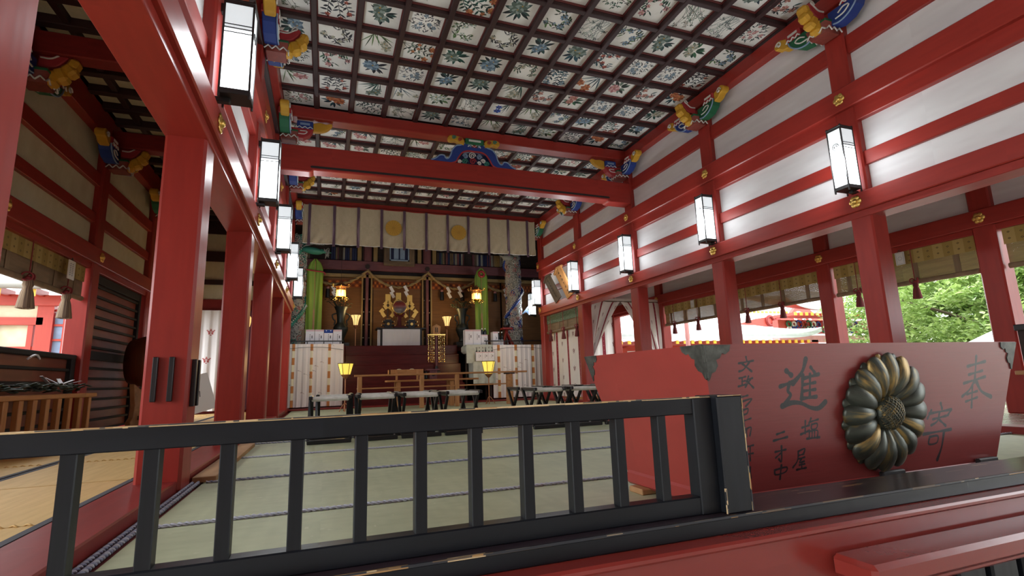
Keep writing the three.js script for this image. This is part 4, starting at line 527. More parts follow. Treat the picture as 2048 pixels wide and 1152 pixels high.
{ const w = struct('wall_back_aisles', 'dark plastered end walls of both aisles', 'wall');
  for (const [x0, x1] of [[XLO, XL - 0.1], [XR + 0.1, XRO]]) { for (const [y0, y1, m] of [[2.08, 2.39, M.cream], [2.46, 2.83, M.cream], [3.0, 3.36, M.cream], [1.9, 2.1, M.redDeep], [2.38, 2.47, M.lattice], [2.82, 3.01, M.lattice], [3.35, 3.72, M.lattice]]) mesh(m === M.cream ? 'plaster_panel' : 'rail', bb(x0, x1, y0, y1, -10.66, m === M.cream ? -10.6 : -10.56), m, w); mesh('lower_wall', bb(x0, x1, 0, 1.92, -10.72, -10.64), M.redDeep, w); } }
// ---------------------------------------------------------------- sanctuary shell, stage and steps
M.dark = std({ map: woodTex(hex(0x3a2a26), hex(0x241a18), 0.9), roughness: 0.7 });
M.mauve = std({ map: woodTex(hex(0x75454c), hex(0x59333a), 0.8), roughness: 0.6 });
M.blindGold = std({ map: dtex(512, 512, (u, v) => mixc(hex(0x80572f), hex(0x5d3d20), (Math.floor(v * 128) % 2) * 0.5 + N1(u * 8, v * 64) * 0.5), true, [0.5, 1]), roughness: 0.7 });
M.bandOrange = clothMat((c, w, h) => { c.fillStyle = '#7a3e20'; c.fillRect(0, 0, w, h); for (let i = 0; i < 24; i++) for (let j = 0; j < 2; j++) { c.fillStyle = (i + j) % 2 ? '#b56a32' : '#5a2a1c'; c.beginPath(); c.ellipse((i + 0.5) * w / 24, h * (0.27 + j * 0.46), w / 60, h * 0.17, 0, 0, 7); c.fill(); } }, 512, 64);
{ const w = struct('wall_back', 'dark inner wall behind the altar', 'wall'); mesh('panel', bb(-2.8, 6.7, -0.1, 4.3, -13.7, -13.55), M.dark, w);
  const l = struct('wall_sanctuary_left', 'dark side wall left of the altar', 'wall'); mesh('panel', bb(-2.8, -2.62, -0.1, 4.3, -13.6, -10.7), M.dark, l);
  const r = struct('wall_sanctuary_right', 'dark side wall right of the altar', 'wall'); mesh('panel', bb(6.5, 6.7, -0.1, 4.3, -13.6, -10.7), M.dark, r);
  const c = struct('ceiling_sanctuary', 'dark board ceiling above the altar', 'ceiling'); mesh('panel', bb(-2.8, 6.7, 4.22, 4.28, -13.6, -10.56), M.dark, c);
  const hd = struct('wall_sanctuary_header', 'dark wall strip above the ends of the aisles', 'wall'); for (const [a, b] of [[XLO - 0.2, XL - PW], [XR + PW, XRO + 0.2]]) mesh('header', bb(a, b, 3.75, 4.25, -10.76, -10.68), M.dark, hd); }
{ const t = thing('altar_stage', 'raised lacquered altar stage with black edge and dark red steps', 'stage');
  mesh('deck', bb(-1.6, 5.9, 1.2, 1.345, -13.5, -12.3, 0.006), M.stairRed, t); mesh('edge_trim', bb(0.38, 3.72, 1.3, 1.348, -12.3, -12.27, 0.004), M.blackSmooth, t);
  for (let i = 0; i < 6; i++) { const z = -11.32 - i * 0.163; mesh('step', bb(0.4, 3.0, 0, 0.224 * (i + 1) - 0.004, -12.32, z, 0.012, 0), M.stairRed, t); }
  mesh('platform', bb(-1.0, 0.38, 0, 1.31, -12.3, -11.5, 0.006), M.stairRed, t); mesh('platform', bb(3.74, 5.4, 0, 1.26, -12.3, -11.5, 0.006), M.stairRed, t);
  mesh('floor_strip', bb(-0.7, 4.75, 0, 0.03, -11.5, -11.1, 0.004), M.redDeep, t); }
// low printed curtains at both sides of the steps
M.lowCurtain = clothMat((c, w, h) => { c.fillStyle = '#f0eae8'; c.fillRect(0, 0, w, h); const r = rng(14); for (const x of [0.08, 0.4, 0.72]) { for (let j = 0; j < 9; j++) { c.fillStyle = j % 2 ? '#ebe4c8' : '#c4814a'; c.fillRect(w * x, h * (j / 9), w * 0.05, h / 9 + 1); } } for (let i = 0; i < 16; i++) { const x = r() * w, y = r() * h; c.strokeStyle = ['#8a8790', '#a59a94', '#b98a70'][i % 3]; c.lineWidth = 4; c.beginPath(); c.moveTo(x, y); c.quadraticCurveTo(x + 20, y + 24 * (r() - 0.3), x + 46, y + 6); c.lineTo(x + 64, y + 24); c.stroke(); c.beginPath(); c.ellipse(x + 10, y, 16, 7, r() * 3, 0, 7); c.fillStyle = 'rgba(150,140,140,0.5)'; c.fill(); } }, 1024, 1024);
{ const a = thing('low_curtain', 'low white curtain with orange checks left of the altar steps', 'curtain', [-0.74, 1.335, -11.42], 'low checked curtains'); mesh('cloth', cloth(1.09, 1.28, 9, 0.016, 21, 90), M.lowCurtain, a); mesh('draw_cord', tube([[0, -0.1, 0.03], [0.3, -0.075, 0.03], [0.7, -0.075, 0.03], [1.08, -0.13, 0.03]], 0.004, 16, 5), M.bronze, a);
  const b = thing('low_curtain', 'low white curtain with orange checks right of the altar steps', 'curtain', [3.67, 1.285, -11.42], 'low checked curtains'); mesh('cloth', cloth(1.35, 1.22, 11, 0.016, 22, 110), M.lowCurtain, b); mesh('draw_cord', tube([[0, -0.12, 0.03], [0.3, -0.075, 0.03], [0.9, -0.07, 0.03], [1.3, -0.1, 0.03]], 0.004, 16, 5), M.bronze, b);
  for (const [x0, x1, y, l] of [[-0.75, 0.33, 1.4, 'left'], [3.5, 5.0, 1.385, 'right']]) { const t = thing('stage_rail', `thin black rail above the ${l} low curtain`, 'rail'); mesh('bar', bb(x0, x1, y - 0.012, y + 0.012, -11.54, -11.515, 0.003), M.blackSmooth, t); for (let i = 0; i < 4; i++) { const x = x0 + 0.05 + (x1 - x0 - 0.1) * i / 3; mesh('post', bb(x - 0.01, x + 0.01, l === 'left' ? 1.31 : 1.26, y, -11.538, -11.518), M.blackSmooth, t); } } }
// ---------------------------------------------------------------- back screen: posts, lintel, blinds, rope
{ const t = thing('inner_screen', 'mauve timber screen with gold brown blinds behind the altar', 'screen', [0, 0, -13.3]);
  mesh('lintel', bb(-1.5, 5.8, 3.34, 3.58, -0.04, 0.06, 0.01), M.mauve, t); mesh('upper_panel', bb(-1.5, 5.8, 3.58, 4.2, -0.12, -0.06), M.dark, t);
  mesh('gold_rail', bb(-1.5, 5.8, 3.15, 3.24, -0.03, 0.05, 0.01), M.bamboo, t);
  const spans = [[-1.4, 0.83], [1.07, 2.34], [2.62, 4.55], [4.6, 5.8]];
  for (const [a, b] of spans) { mesh('blind_sheet', bb(a, b, 1.35, 3.15, -0.1, -0.07, 0, 0), M.blindGold, t); mesh('patterned_band', new THREE.PlaneGeometry(b - a, 0.19).translate((a + b) / 2, 3.0, -0.055), M.bandOrange, t); }
  for (const x of [0.94, 2.48]) { mesh('post', bb(x - 0.035, x + 0.035, 1.345, 3.36, -0.03, 0.05, 0.006, 1), M.mauve, t); for (const s of [-1, 1]) { mesh('gold_stile', bb(x + s * 0.115 - 0.02, x + s * 0.115 + 0.02, 1.345, 3.15, -0.05, 0.0, 0.004, 1), M.bamboo, t); } for (let i = 0; i < 4; i++) mesh('rivet', [-0.07, 0.07].map((d) => new THREE.SphereGeometry(0.02, 8, 6).translate(x + d, 1.62 + i * 0.33, -0.05)), M.paint.grey, t); mesh('stud', new THREE.CylinderGeometry(0.06, 0.06, 0.03, 16).rotateX(Math.PI / 2).translate(x, 3.44, 0.07), M.dark, t); mesh('king_post', bb(x - 0.1, x + 0.1, 3.58, 4.1, -0.05, 0.06, 0.03, 1), M.mauve, t); for (const s of [-1, 1]) mesh('king_stile', bb(x + s * 0.2 - 0.05, x + s * 0.2 + 0.05, 3.58, 4.1, -0.06, 0.0), M.bamboo, t); }
  M.verdigris0 = std({ color: lin(0.06, 0.1, 0.09), roughness: 0.6 }); const r = rng(31); const cols = [M.paint.navy, M.verdigris0, M.woodOld, M.paint.grey, M.bamboo, M.dark, M.paint.navy, M.mauve];
  for (const [a, b] of [[0.05, 0.66], [2.75, 3.5], [3.75, 4.6], [-1.0, -0.4]]) for (let x = a; x < b;) { const w = 0.03 + r() * 0.035; mesh('painted_slat', bb(x, x + w - 0.006, 3.6, 3.92, -0.055, 0.02, 0.003, 1), cols[Math.floor(r() * 8)], t); x += w; }
  const pl = thing('name_plaque', 'carved framed plaque above the altar half hidden by the valance', 'plaque', [1.73, 3.47, -13.2]); mesh('frame', [bb(-0.4, 0.4, 0, 0.14, 0, 0.07, 0.02), bb(-0.4, -0.24, 0.1, 0.75, 0, 0.07, 0.02), bb(0.24, 0.4, 0.1, 0.75, 0, 0.07, 0.02)], M.woodOld, pl); mesh('inner_frame', [bb(-0.25, 0.25, 0.13, 0.16, 0.02, 0.08), bb(-0.25, -0.22, 0.13, 0.75, 0.02, 0.08), bb(0.22, 0.25, 0.13, 0.75, 0.02, 0.08)], M.paint.pale, pl); mesh('field', bb(-0.23, 0.23, 0.15, 0.75, 0.0, 0.04), M.paint.navy, pl); mesh('glyph', [bb(-0.14, -0.02, 0.18, 0.7, 0.04, 0.05), bb(0.02, 0.14, 0.18, 0.7, 0.04, 0.05)], M.paint.pale, pl);
}
M.straw = std({ map: woodTex(hex(0xa08a66), hex(0x75623f), 0.9, 64), roughness: 0.9 });
M.paper = std({ color: lin(0.75, 0.75, 0.78), roughness: 0.8, side: THREE.DoubleSide });
{ const t = thing('straw_rope', 'twisted straw rope swagged across the altar screen', 'rope', [0, 0, -13.16]);
  const swag = (a, b, y0, y1, dip) => { const n = 28, P = []; for (let i = 0; i <= n; i++) { const k = i / n; P.push([a + (b - a) * k, y0 + (y1 - y0) * k - dip * 4 * k * (1 - k), 0]); } for (const ph of [0, Math.PI]) { const pts = P.map((p, i) => [p[0], p[1] + Math.cos(i * 1.1 + ph) * 0.016, Math.sin(i * 1.1 + ph) * 0.016]); mesh('strand', tube(pts, 0.026, 90, 6), M.straw, t); } };
  swag(0.94, 2.48, 3.32, 3.33, 0.42); swag(2.48, 3.85, 3.33, 3.22, 0.36); swag(-0.5, 0.94, 3.2, 3.32, 0.32); swag(3.85, 5.2, 3.22, 3.2, 0.32);
  let n = 0; for (const [x, y, l] of [[0.12, 2.9, 'beside the left green banner'], [1.52, 2.92, 'above the left gold ornament'], [1.88, 2.95, 'above the right gold ornament'], [3.0, 2.95, 'left of the right hanging lantern'], [3.3, 2.98, 'just above the right vase'], [4.6, 2.95, 'beside the right dragon column']]) { const p = thing('paper_streamer', `zigzag white paper streamer ${l}`, 'streamer', [x, y, -13.1], 'paper streamers'); for (let i = 0; i < 4; i++) mesh('fold', bx(0.075, 0.09, 0.004).rotateZ(0.5).translate((i % 2) * 0.03 + i * 0.008, -0.05 - i * 0.07, i * 0.004), M.paper, p); }
  for (const [x, l] of [[0.0, 'left'], [2.86, 'middle'], [3.42, 'next'], [4.35, 'right']]) { const p = thing('dark_tassel', { left: 'dark tassel on the screen beside the left green banner', middle: 'dark tassel on the screen between mirror and right lantern', next: 'dark tassel on the screen behind the right hanging lantern', right: 'dark tassel on the screen beside the right dragon column' }[l], 'tassel', [x, 2.85, -13.2], 'dark tassels'); mesh('cap', new THREE.SphereGeometry(0.04, 10, 8), M.paint.pink, p); mesh('fringe', cyl(0.06, 0.05, 0.22, 0, -0.25, 0, 12), M.blackSmooth, p); } }
// ---------------------------------------------------------------- altar table, mirror, gold ornaments
{ const t = thing('altar_table', 'black altar table with a white cloth front', 'table', [1.73, 1.345, -12.85]); mesh('table_top', bb(-0.6, 0.6, 0.43, 0.465, -0.22, 0.22, 0.006), M.blackSmooth, t); for (const x of [-0.48, 0.48]) for (const z of [-0.18, 0.18]) mesh('leg', bb(x - 0.025, x + 0.025, 0, 0.43, z - 0.025, z + 0.025, 0.004), M.blackSmooth, t); mesh('cloth', cloth(0.92, 0.4, 7, 0.006, 3).translate(-0.46, 0.43, 0.2), M.paper, t); mesh('side_cloth', cloth(0.1, 0.4, 2, 0.01, 4).translate(-0.57, 0.42, 0.15), M.paper, t);
  const y = 1.81; const m = thing('round_mirror', 'round sacred mirror on a dark stand reflecting pink and red', 'mirror', [1.7, y, -12.85]); mesh('stand', [bb(-0.15, 0.15, 0, 0.06, -0.08, 0.08, 0.01), bb(-0.05, 0.05, 0.05, 0.3, -0.03, 0.03, 0.01), new THREE.TorusGeometry(0.12, 0.03, 8, 20, Math.PI).rotateZ(Math.PI).translate(0, 0.42, 0)], M.stairRed, m); mesh('disc', new THREE.CylinderGeometry(0.165, 0.165, 0.02, 40).rotateX(Math.PI / 2 - 0.06).translate(0, 0.54, 0.02), std({ color: lin(0.85, 0.82, 0.85), metalness: 1, roughness: 0.06 }), m); mesh('rim', new THREE.TorusGeometry(0.168, 0.012, 8, 40).rotateX(-0.06).translate(0, 0.54, 0.02), M.gold, m);
  for (const [x, h, l] of [[1.43, 2.68, 'left of'], [1.7, 2.74, 'above'], [1.97, 2.67, 'right of']]) { const o = thing('gold_streamer', `folded gold paper ornament standing ${l} the round mirror`, 'ornament', [x, 1.81, x === 1.7 ? -13.06 : -12.97], 'gold folded ornaments'); const H = h - 1.81; mesh('pole', cyl(0.012, 0.012, H - 0.1, 0, 0, 0, 8), M.blackSmooth, o); mesh('fold', bx(0.13, 0.17, 0.006, 0, H - 0.08, 0.02), M.goldLeaf, o); for (const s of [-1, 1]) for (let i = 0; i < 4; i++) mesh('fold', bx(0.085, 0.12, 0.006).rotateZ(s * (i % 2 ? -0.6 : 0.75)).translate(s * (0.05 + 0.03 * (i > 1) + 0.05 * (i % 2 === 0 && i > 0) + 0.01 * i), H - 0.22 - i * 0.1, 0.025 + i * 0.004), M.goldLeaf, o); }
  for (const [x, l] of [[1.42, 'left'], [1.99, 'right']]) { const o = thing('black_stand', `small black and gold stand on the altar table, ${l} side`, 'stand', [x, 1.81, -12.8], 'black and gold stands'); mesh('body', [bb(-0.09, 0.09, 0, 0.22, -0.06, 0.06, 0.01), bb(-0.16, 0.16, 0.05, 0.08, -0.07, 0.07, 0.006), bb(-0.14, 0.14, 0.14, 0.17, -0.07, 0.07, 0.006)], M.blackSmooth, o); mesh('gilding', [new THREE.CylinderGeometry(0.035, 0.035, 0.01, 12).rotateX(Math.PI / 2).translate(0, 0.1, 0.066), bb(-0.17, -0.15, 0.05, 0.085, -0.07, 0.072), bb(0.15, 0.17, 0.05, 0.085, -0.07, 0.072), bb(-0.15, -0.13, 0.14, 0.175, -0.07, 0.072), bb(0.13, 0.15, 0.14, 0.175, -0.07, 0.072), bb(-0.06, 0.06, 0.215, 0.228, -0.05, 0.06)], M.gold, o); } }
// ---------------------------------------------------------------- lamps
M.shadeWarm = new THREE.MeshPhysicalMaterial({ color: lin(0.95, 0.75, 0.4), emissive: lin(1.0, 0.62, 0.2), emissiveIntensity: 1.15, roughness: 0.9, side: THREE.DoubleSide });
M.shadeYellow = new THREE.MeshPhysicalMaterial({ color: lin(0.95, 0.8, 0.25), emissive: lin(1.0, 0.68, 0.08), emissiveIntensity: 1.0, roughness: 0.9, side: THREE.DoubleSide });
M.bulb = std({ color: lin(1, 0.9, 0.6), emissive: lin(1.0, 0.8, 0.4), emissiveIntensity: 3 });
M.copper = std({ color: lin(0.45, 0.2, 0.1), metalness: 0.7, roughness: 0.4 });
function standLamp(x, y0, z, yb, yt, r0, r1, sides, mat, label, tripod, power) {
  const t = thing('stand_lamp', label, 'lamp', [x, y0, z], 'paper stand lamps'); const h = yt - yb;
  const prof = sides > 6 ? [[r0, 0], [r0 * 1.15, h * 0.25], [r0 * 1.5, h * 0.6], [r1, h]] : [[r0, 0], [r1, h]];
  const a0 = Math.PI / sides; const g = new THREE.LatheGeometry(prof.map(([r, q]) => new THREE.Vector2(r, q)), sides).rotateY(a0); mesh('shade', g.translate(0, yb - y0, 0), mat, t);
  const ribs = []; for (let i = 0; i < sides; i++) { const a = a0 + i * 2 * Math.PI / sides; ribs.push(tube(prof.map(([r, q]) => [Math.sin(a) * (r + 0.002), yb - y0 + q, Math.cos(a) * (r + 0.002)]), 0.005, 8, 4)); } ribs.push(new THREE.TorusGeometry(r1, 0.007, 5, sides).rotateZ(0).rotateX(Math.PI / 2).rotateY(a0 + (sides % 2 ? 0 : Math.PI / 2)).translate(0, yt - y0, 0)); mesh('shade_frame', ribs, M.dark, t);
  mesh('shade_cup', lathe([[0.004, -0.09], [0.03, -0.07], [r0 * 0.95, -0.01], [r0, 0.0], [0.0, 0.0]], 14).translate(0, yb - y0, 0), M.copper, t);
  mesh('pole', cyl(0.011, 0.011, yb - y0 - 0.06, 0, 0, 0, 8), M.copper, t);
  if (tripod) for (let i = 0; i < 3; i++) { const a = i * 2.094 + 0.4; mesh('leg', tube([[0, 0.16, 0], [Math.cos(a) * 0.06, 0.1, Math.sin(a) * 0.06], [Math.cos(a) * 0.12, 0.006, Math.sin(a) * 0.12]], 0.008, 8, 5), M.copper, t); } else mesh('foot', lathe([[0.001, 0.03], [0.03, 0.025], [0.09, 0.008], [0.095, 0], [0, 0]], 16), M.copper, t);
  mesh('bulb', new THREE.SphereGeometry(0.035, 12, 10).translate(0, yb - y0 + h * 0.45, 0), M.bulb, t);
  const l = new THREE.PointLight(lin(1.0, 0.66, 0.28), power, 0, 2); l.position.set(x, yb + h + 0.06, z); l.castShadow = true; l.shadow.radius = 3; l.name = 'lamp_light'; scene.add(l);
}
standLamp(0.35, 0.0, -9.95, 0.665, 0.865, 0.085, 0.135, 6, M.shadeYellow, 'yellow paper stand lamp left of the wooden railing', true, 0.9);
standLamp(3.16, 0.0, -10.15, 0.61, 0.86, 0.085, 0.14, 6, M.shadeYellow, 'yellow paper stand lamp behind the right end of the wooden railing', true, 0.9);
standLamp(0.645, 1.345, -12.6, 1.86, 2.1, 0.055, 0.13, 8, M.shadeWarm, 'glowing flared lamp left of the altar table', false, 0.7);
standLamp(2.85, 1.345, -12.6, 1.85, 2.09, 0.055, 0.125, 8, M.shadeWarm, 'glowing flared lamp right of the altar table', false, 0.7);
function hangingLantern(x, y, z, label) {
  const t = thing('hanging_lantern', label, 'lantern', [x, y, z], 'gilt hanging lanterns');
  mesh('roof', [new THREE.CylinderGeometry(0.05, 0.19, 0.09, 6).translate(0, 0.2, 0), new THREE.CylinderGeometry(0.02, 0.05, 0.05, 6).translate(0, 0.265, 0)], M.copper, t); for (let i = 0; i < 6; i++) { const a = i * Math.PI / 3 + Math.PI / 6; mesh('roof_curl', tube(spiral(0, 0, 0.035, 1.1, 18), 0.008, 20, 5).rotateY(-a).translate(Math.cos(a) * 0.2, 0.18, Math.sin(a) * 0.2), M.gold, t); }
  mesh('glowing_panel', new THREE.CylinderGeometry(0.115, 0.115, 0.15, 6), M.shadeWarm, t); const fr = []; for (let i = 0; i < 6; i++) { const a = i * Math.PI / 3; fr.push(cyl(0.009, 0.009, 0.24, Math.sin(a) * 0.12, -0.08, Math.cos(a) * 0.12, 6)); } for (const q of [-0.08, 0.085, 0.14]) fr.push(new THREE.TorusGeometry(0.12, 0.011, 6, 6).rotateX(Math.PI / 2).rotateY(Math.PI / 6 * 0).translate(0, q, 0)); mesh('frame', fr, M.gold, t); mesh('upper_fret', new THREE.CylinderGeometry(0.112, 0.112, 0.05, 6, 1, true).translate(0, 0.113, 0), M.copper, t);
  mesh('base', [new THREE.CylinderGeometry(0.17, 0.1, 0.03, 6).translate(0, -0.11, 0)], M.gold, t); for (let i = 0; i < 6; i++) { const a = i * Math.PI / 3 + 0.3; mesh('base_curl', tube(spiral(0, 0, 0.04, 1.2, 16), 0.009, 18, 5).rotateY(-a).translate(Math.cos(a) * 0.14, -0.14, Math.sin(a) * 0.14), M.gold, t); }
  mesh('chain', cyl(0.005, 0.005, 1.3, 0, 0.28, 0, 6), M.dark, t);
  const l = new THREE.PointLight(lin(1.0, 0.66, 0.28), 0.5, 0, 2); l.position.set(x, y - 0.02, z + 0.2); l.castShadow = true; l.shadow.radius = 3; l.name = 'lantern_light'; scene.add(l);
}
hangingLantern(0.285, 2.55, -12.25, 'gilt hanging lantern above the left bronze vase'); hangingLantern(3.54, 2.56, -12.25, 'gilt hanging lantern in front of the right green banner');
// ---------------------------------------------------------------- vases with branches
M.verdigris = std({ map: dtex(256, 256, (u, v) => mixc(hex(0x1f282b), hex(0x3c3d34), fbm(N1, u * 10, v * 10)), true), metalness: 0.5, roughness: 0.45 });
M.leafDark = std({ color: lin(0.018, 0.03, 0.016), roughness: 0.6 });
for (const [x, l, s] of [[0.31, 'left', 1], [3.26, 'right', 2]]) { const t = thing('bronze_vase', `large dark bronze vase with black foliage, ${l} side of the altar`, 'vase', [x, 1.345, -12.65], 'bronze vases');
  mesh('plinth', bb(-0.2, 0.2, 0, 0.1, -0.18, 0.18, 0.01), M.blackSmooth, t); mesh('body', lathe([[0.0, 0.1], [0.09, 0.1], [0.1, 0.13], [0.08, 0.19], [0.12, 0.28], [0.165, 0.4], [0.165, 0.47], [0.12, 0.54], [0.085, 0.58], [0.09, 0.72], [0.115, 0.86], [0.16, 0.95], [0.15, 0.955], [0.1, 0.88], [0.0, 0.85]], 28), M.verdigris, t); for (const sd of [-1, 1]) mesh('handle', tube([[sd * 0.1, 0.8, 0], [sd * 0.19, 0.76, 0], [sd * 0.17, 0.66, 0], [sd * 0.13, 0.62, 0], [sd * 0.15, 0.52, 0]], 0.018, 20, 6), M.verdigris, t);
  const r = rng(50 + s), lv = [], st = []; for (let i = 0; i < 16; i++) { const a = r() * 6.28, R = 0.08 + r() * 0.24, h = 0.98 + r() * 0.24, e = [Math.cos(a) * R, h, Math.sin(a) * R * 0.6]; st.push(tube([[0, 0.88, 0], [e[0] * 0.5, 0.96, e[2] * 0.5], e], 0.006, 8, 4)); for (let q = 0; q < 5; q++) lv.push(new THREE.SphereGeometry(0.05, 6, 4).scale(1, 0.12, 0.45).rotateY(r() * 6).rotateZ(r() - 0.5).translate(e[0] + (r() - 0.5) * 0.12, e[1] + (r() - 0.5) * 0.1, e[2] + (r() - 0.5) * 0.1)); } mesh('stems', st, M.leafDark, t); const f = mesh('foliage', lv, M.leafDark, t); f.userData.kind = 'stuff'; }
// ---------------------------------------------------------------- green banners
M.greenSilk = std({ map: dtex(256, 256, (u, v) => mixc(hex(0x86a23a), hex(0x6b8a2c), N1(u * 32, v * 4) * 0.6 + fbm(N2, u * 4, v * 4) * 0.4), true), roughness: 0.6, side: THREE.DoubleSide });
for (const [x, yt, l] of [[-0.29, 3.4, 'left'], [3.74, 3.36, 'right']]) { const t = thing('green_banner', l === 'left' ? 'lime green hanging banner tied with red cord beside the left dragon column' : 'lime green hanging banner with a red rosette behind the right lantern', 'banner', [x, yt, -12.48], 'green banners');
  for (const sd of [-1, 1]) { const n = 20, g = new THREE.PlaneGeometry(1, 1, 10, n), p = g.attributes.position; for (let i = 0; i < p.count; i++) { const u = p.getX(i) + 0.5, v = 0.5 - p.getY(i), w = v < 0.14 ? 0.02 + 0.16 * Math.sqrt(v / 0.14) : 0.18; p.setXYZ(i, sd * (0.008 + u * w * 0.92), -v * 1.74, 0.03 * Math.sin(u * 3.1) + 0.01 * Math.sin(u * 9 + v * 4)); } g.computeVertexNormals(); mesh('cloth', g, M.greenSilk, t); }
  mesh('centre_band', bb(-0.02, 0.02, -1.74, -0.05, 0.0, 0.004, 0, 1), M.woodPale, t); if (l === 'left') mesh('tie', tube([[-0.2, -0.27, 0.05], [0, -0.3, 0.06], [0.2, -0.33, 0.05], [0.22, -0.38, 0.05]], 0.018, 16, 6), M.paint.crimson, t); else mesh('rosette', [new THREE.TorusGeometry(0.07, 0.03, 8, 18).translate(0, -0.17, 0.05)], M.paint.crimson, t); }
// ---------------------------------------------------------------- dragon columns
M.scrollGrey = std({ map: dtex(64, 64, (u, v) => mixc(hex(0xc4c0b8), hex(0x8f8c86), fbm(N1, u * 8, v * 8)), true), roughness: 0.6 });
function dragonColumn(x, z, R, y0, y1, seed, label, coat) {
  const t = thing('dragon_column', label, 'column', [x, y0, z], 'dragon columns'), H = y1 - y0, r = rng(seed);
  mesh('core', new THREE.CylinderGeometry(R * 0.86, R * 0.9, H, 24).translate(0, H / 2, 0), M.paint.grey, t);
  const lists = [[], [], [], []]; const on = (a, y, d) => [Math.sin(a) * (R * 0.9 + d), y, Math.cos(a) * (R * 0.9 + d)];
  for (let i = 0; i < 330; i++) { const a = (r() - 0.5) * 4.4, y = 0.05 + r() * (H - 0.1), s = 0.045 + r() * 0.055, fl = r() > 0.5 ? 1 : -1, tn = 1 + r() * 0.8, o = r() * 6, pts = []; for (let k = 0; k < 14; k++) { const q = k / 13, an = o + q * tn * 6.283 * fl, rr = s * (1 - q * 0.8); pts.push(on(a + Math.cos(an) * rr / R, y + Math.sin(an) * rr, 0.012 + q * 0.02)); } lists[i % 9 === 0 ? 1 : i % 7 === 0 ? 2 : 0].push(tube(pts, 0.0125, 15, 4)); }
  mesh('wave_scrolls', lists[0], M.scrollGrey, t).userData.kind = 'stuff'; mesh('wave_scrolls', lists[1], coat, t).userData.kind = 'stuff'; mesh('wave_scrolls', lists[2], M.paint.pink, t).userData.kind = 'stuff';
  const bp = []; for (let k = 0; k <= 40; k++) { const q = k / 40; bp.push(on(q * 9 + seed, 0.3 + q * (H - 0.4), 0.03 + 0.02 * Math.sin(k))); } const body = mesh('dragon_body', tube(bp, 0.045, 160, 8), coat, t);
  const fins = []; for (let k = 0; k < 60; k++) { const q = k / 60, a = q * 9 + seed, p = on(a, 0.33 + q * (H - 0.4), 0.085); fins.push(new THREE.ConeGeometry(0.02, 0.06, 5).rotateX(Math.PI / 2).rotateY(a).translate(...p)); } mesh('dragon_spines', fins, M.paint.white, t).userData.kind = 'stuff';
  return t;
}
{ const a = dragonColumn(4.65, -12.55, 0.2, 1.345, 3.95, 3, 'carved dragon column with white wave scrolls right of the altar', M.paint.blue);
  const sp = []; for (let i = 0; i < 9; i++) sp.push(tube([[0.2, 0.82, 0.1], [0.3 + i * 0.004, 0.86 + i * 0.016, 0.14], [0.36 + 0.02 * Math.sin(i), 0.8 + i * 0.03, 0.14]], 0.01, 8, 4)); mesh('dragon_tail', sp, M.paint.pale, a);
  mesh('dragon_head', [new THREE.SphereGeometry(0.11, 14, 10).scale(1.5, 0.8, 1).translate(-0.2, 2.3, 0.2), new THREE.ConeGeometry(0.06, 0.2, 8).rotateZ(1.3).translate(-0.36, 2.33, 0.2)], M.paint.grey, a);
  const b = dragonColumn(-0.66, -12.55, 0.17, 1.345, 3.95, 5, 'carved dragon column with green scales left of the altar', M.paint.teal);
  mesh('dragon_head', [new THREE.SphereGeometry(0.12, 14, 10).scale(2.0, 0.7, 1).rotateZ(-0.15).translate(0.3, 2.22, 0.2), new THREE.ConeGeometry(0.06, 0.25, 8).rotateZ(-1.7).translate(0.6, 2.2, 0.2), new THREE.ConeGeometry(0.03, 0.2, 6).rotateZ(1.0).translate(0.12, 2.35, 0.2)], M.paint.teal, b);
  const wk = []; for (let i = 0; i < 5; i++) wk.push(tube([[0.55, 2.2 + i * 0.015, 0.28], [0.66, 2.28 - i * 0.06, 0.3], [0.58, 2.02 + i * 0.03, 0.3]], 0.009, 10, 4)); for (let i = 0; i < 6; i++) wk.push(tube([[0.1, 2.3, 0.25], [0.2 + i * 0.05, 2.36 + (i % 2) * 0.03, 0.3], [0.4 + i * 0.03, 2.34, 0.3]], 0.009, 10, 4)); mesh('dragon_whiskers', wk, M.paint.grey, b); }
// ---------------------------------------------------------------- sake cartons and bottles
M.carton = [0, 1].map((b) => clothMat((c, w, h) => { c.fillStyle = '#e6e4ea'; c.fillRect(0, 0, w, h); c.fillStyle = b ? '#23408f' : '#d9b8bc'; c.fillRect(0, 0, w, h * (b ? 0.2 : 0.1)); if (b) { c.fillStyle = '#e6e4ea'; c.beginPath(); c.moveTo(w * 0.2, 4); c.lineTo(w * 0.2, 20); c.lineTo(w * 0.34, 12); c.fill(); c.beginPath(); c.moveTo(w * 0.8, 4); c.lineTo(w * 0.8, 20); c.lineTo(w * 0.66, 12); c.fill(); } c.fillStyle = '#33343c'; for (let i = 0; i < 4; i++) { c.fillRect(w * 0.45, h * (0.3 + i * 0.1), 16, 3); c.fillRect(w * 0.49, h * (0.28 + i * 0.1), 4, 16); } c.fillRect(w * 0.68, h * 0.36, 12, 34); }, 128, 200));
function carton(x0, x1, y0, y1, z, blue, label, dp = 0.2) { const g = bb(x0, x1, y0, y1, z - dp, z, 0), p = g.attributes.position, uv = g.attributes.uv, n = g.attributes.normal; for (let i = 0; i < uv.count; i++) if (Math.abs(n.getZ(i)) > 0.5) uv.setXY(i, (p.getX(i) - x0) / (x1 - x0), (p.getY(i) - y0) / (y1 - y0)); else uv.setXY(i, 0.05, 0.5); const t = thing('carton', label, 'carton', [0, 0, 0], 'white sake cartons'); mesh('box', g, M.carton[blue ? 1 : 0], t); mesh('lid_line', bb(x0 + 0.004, x1 - 0.004, y1, y1 + 0.003, z - dp + 0.01, z - 0.01), M.paint.white, t); }
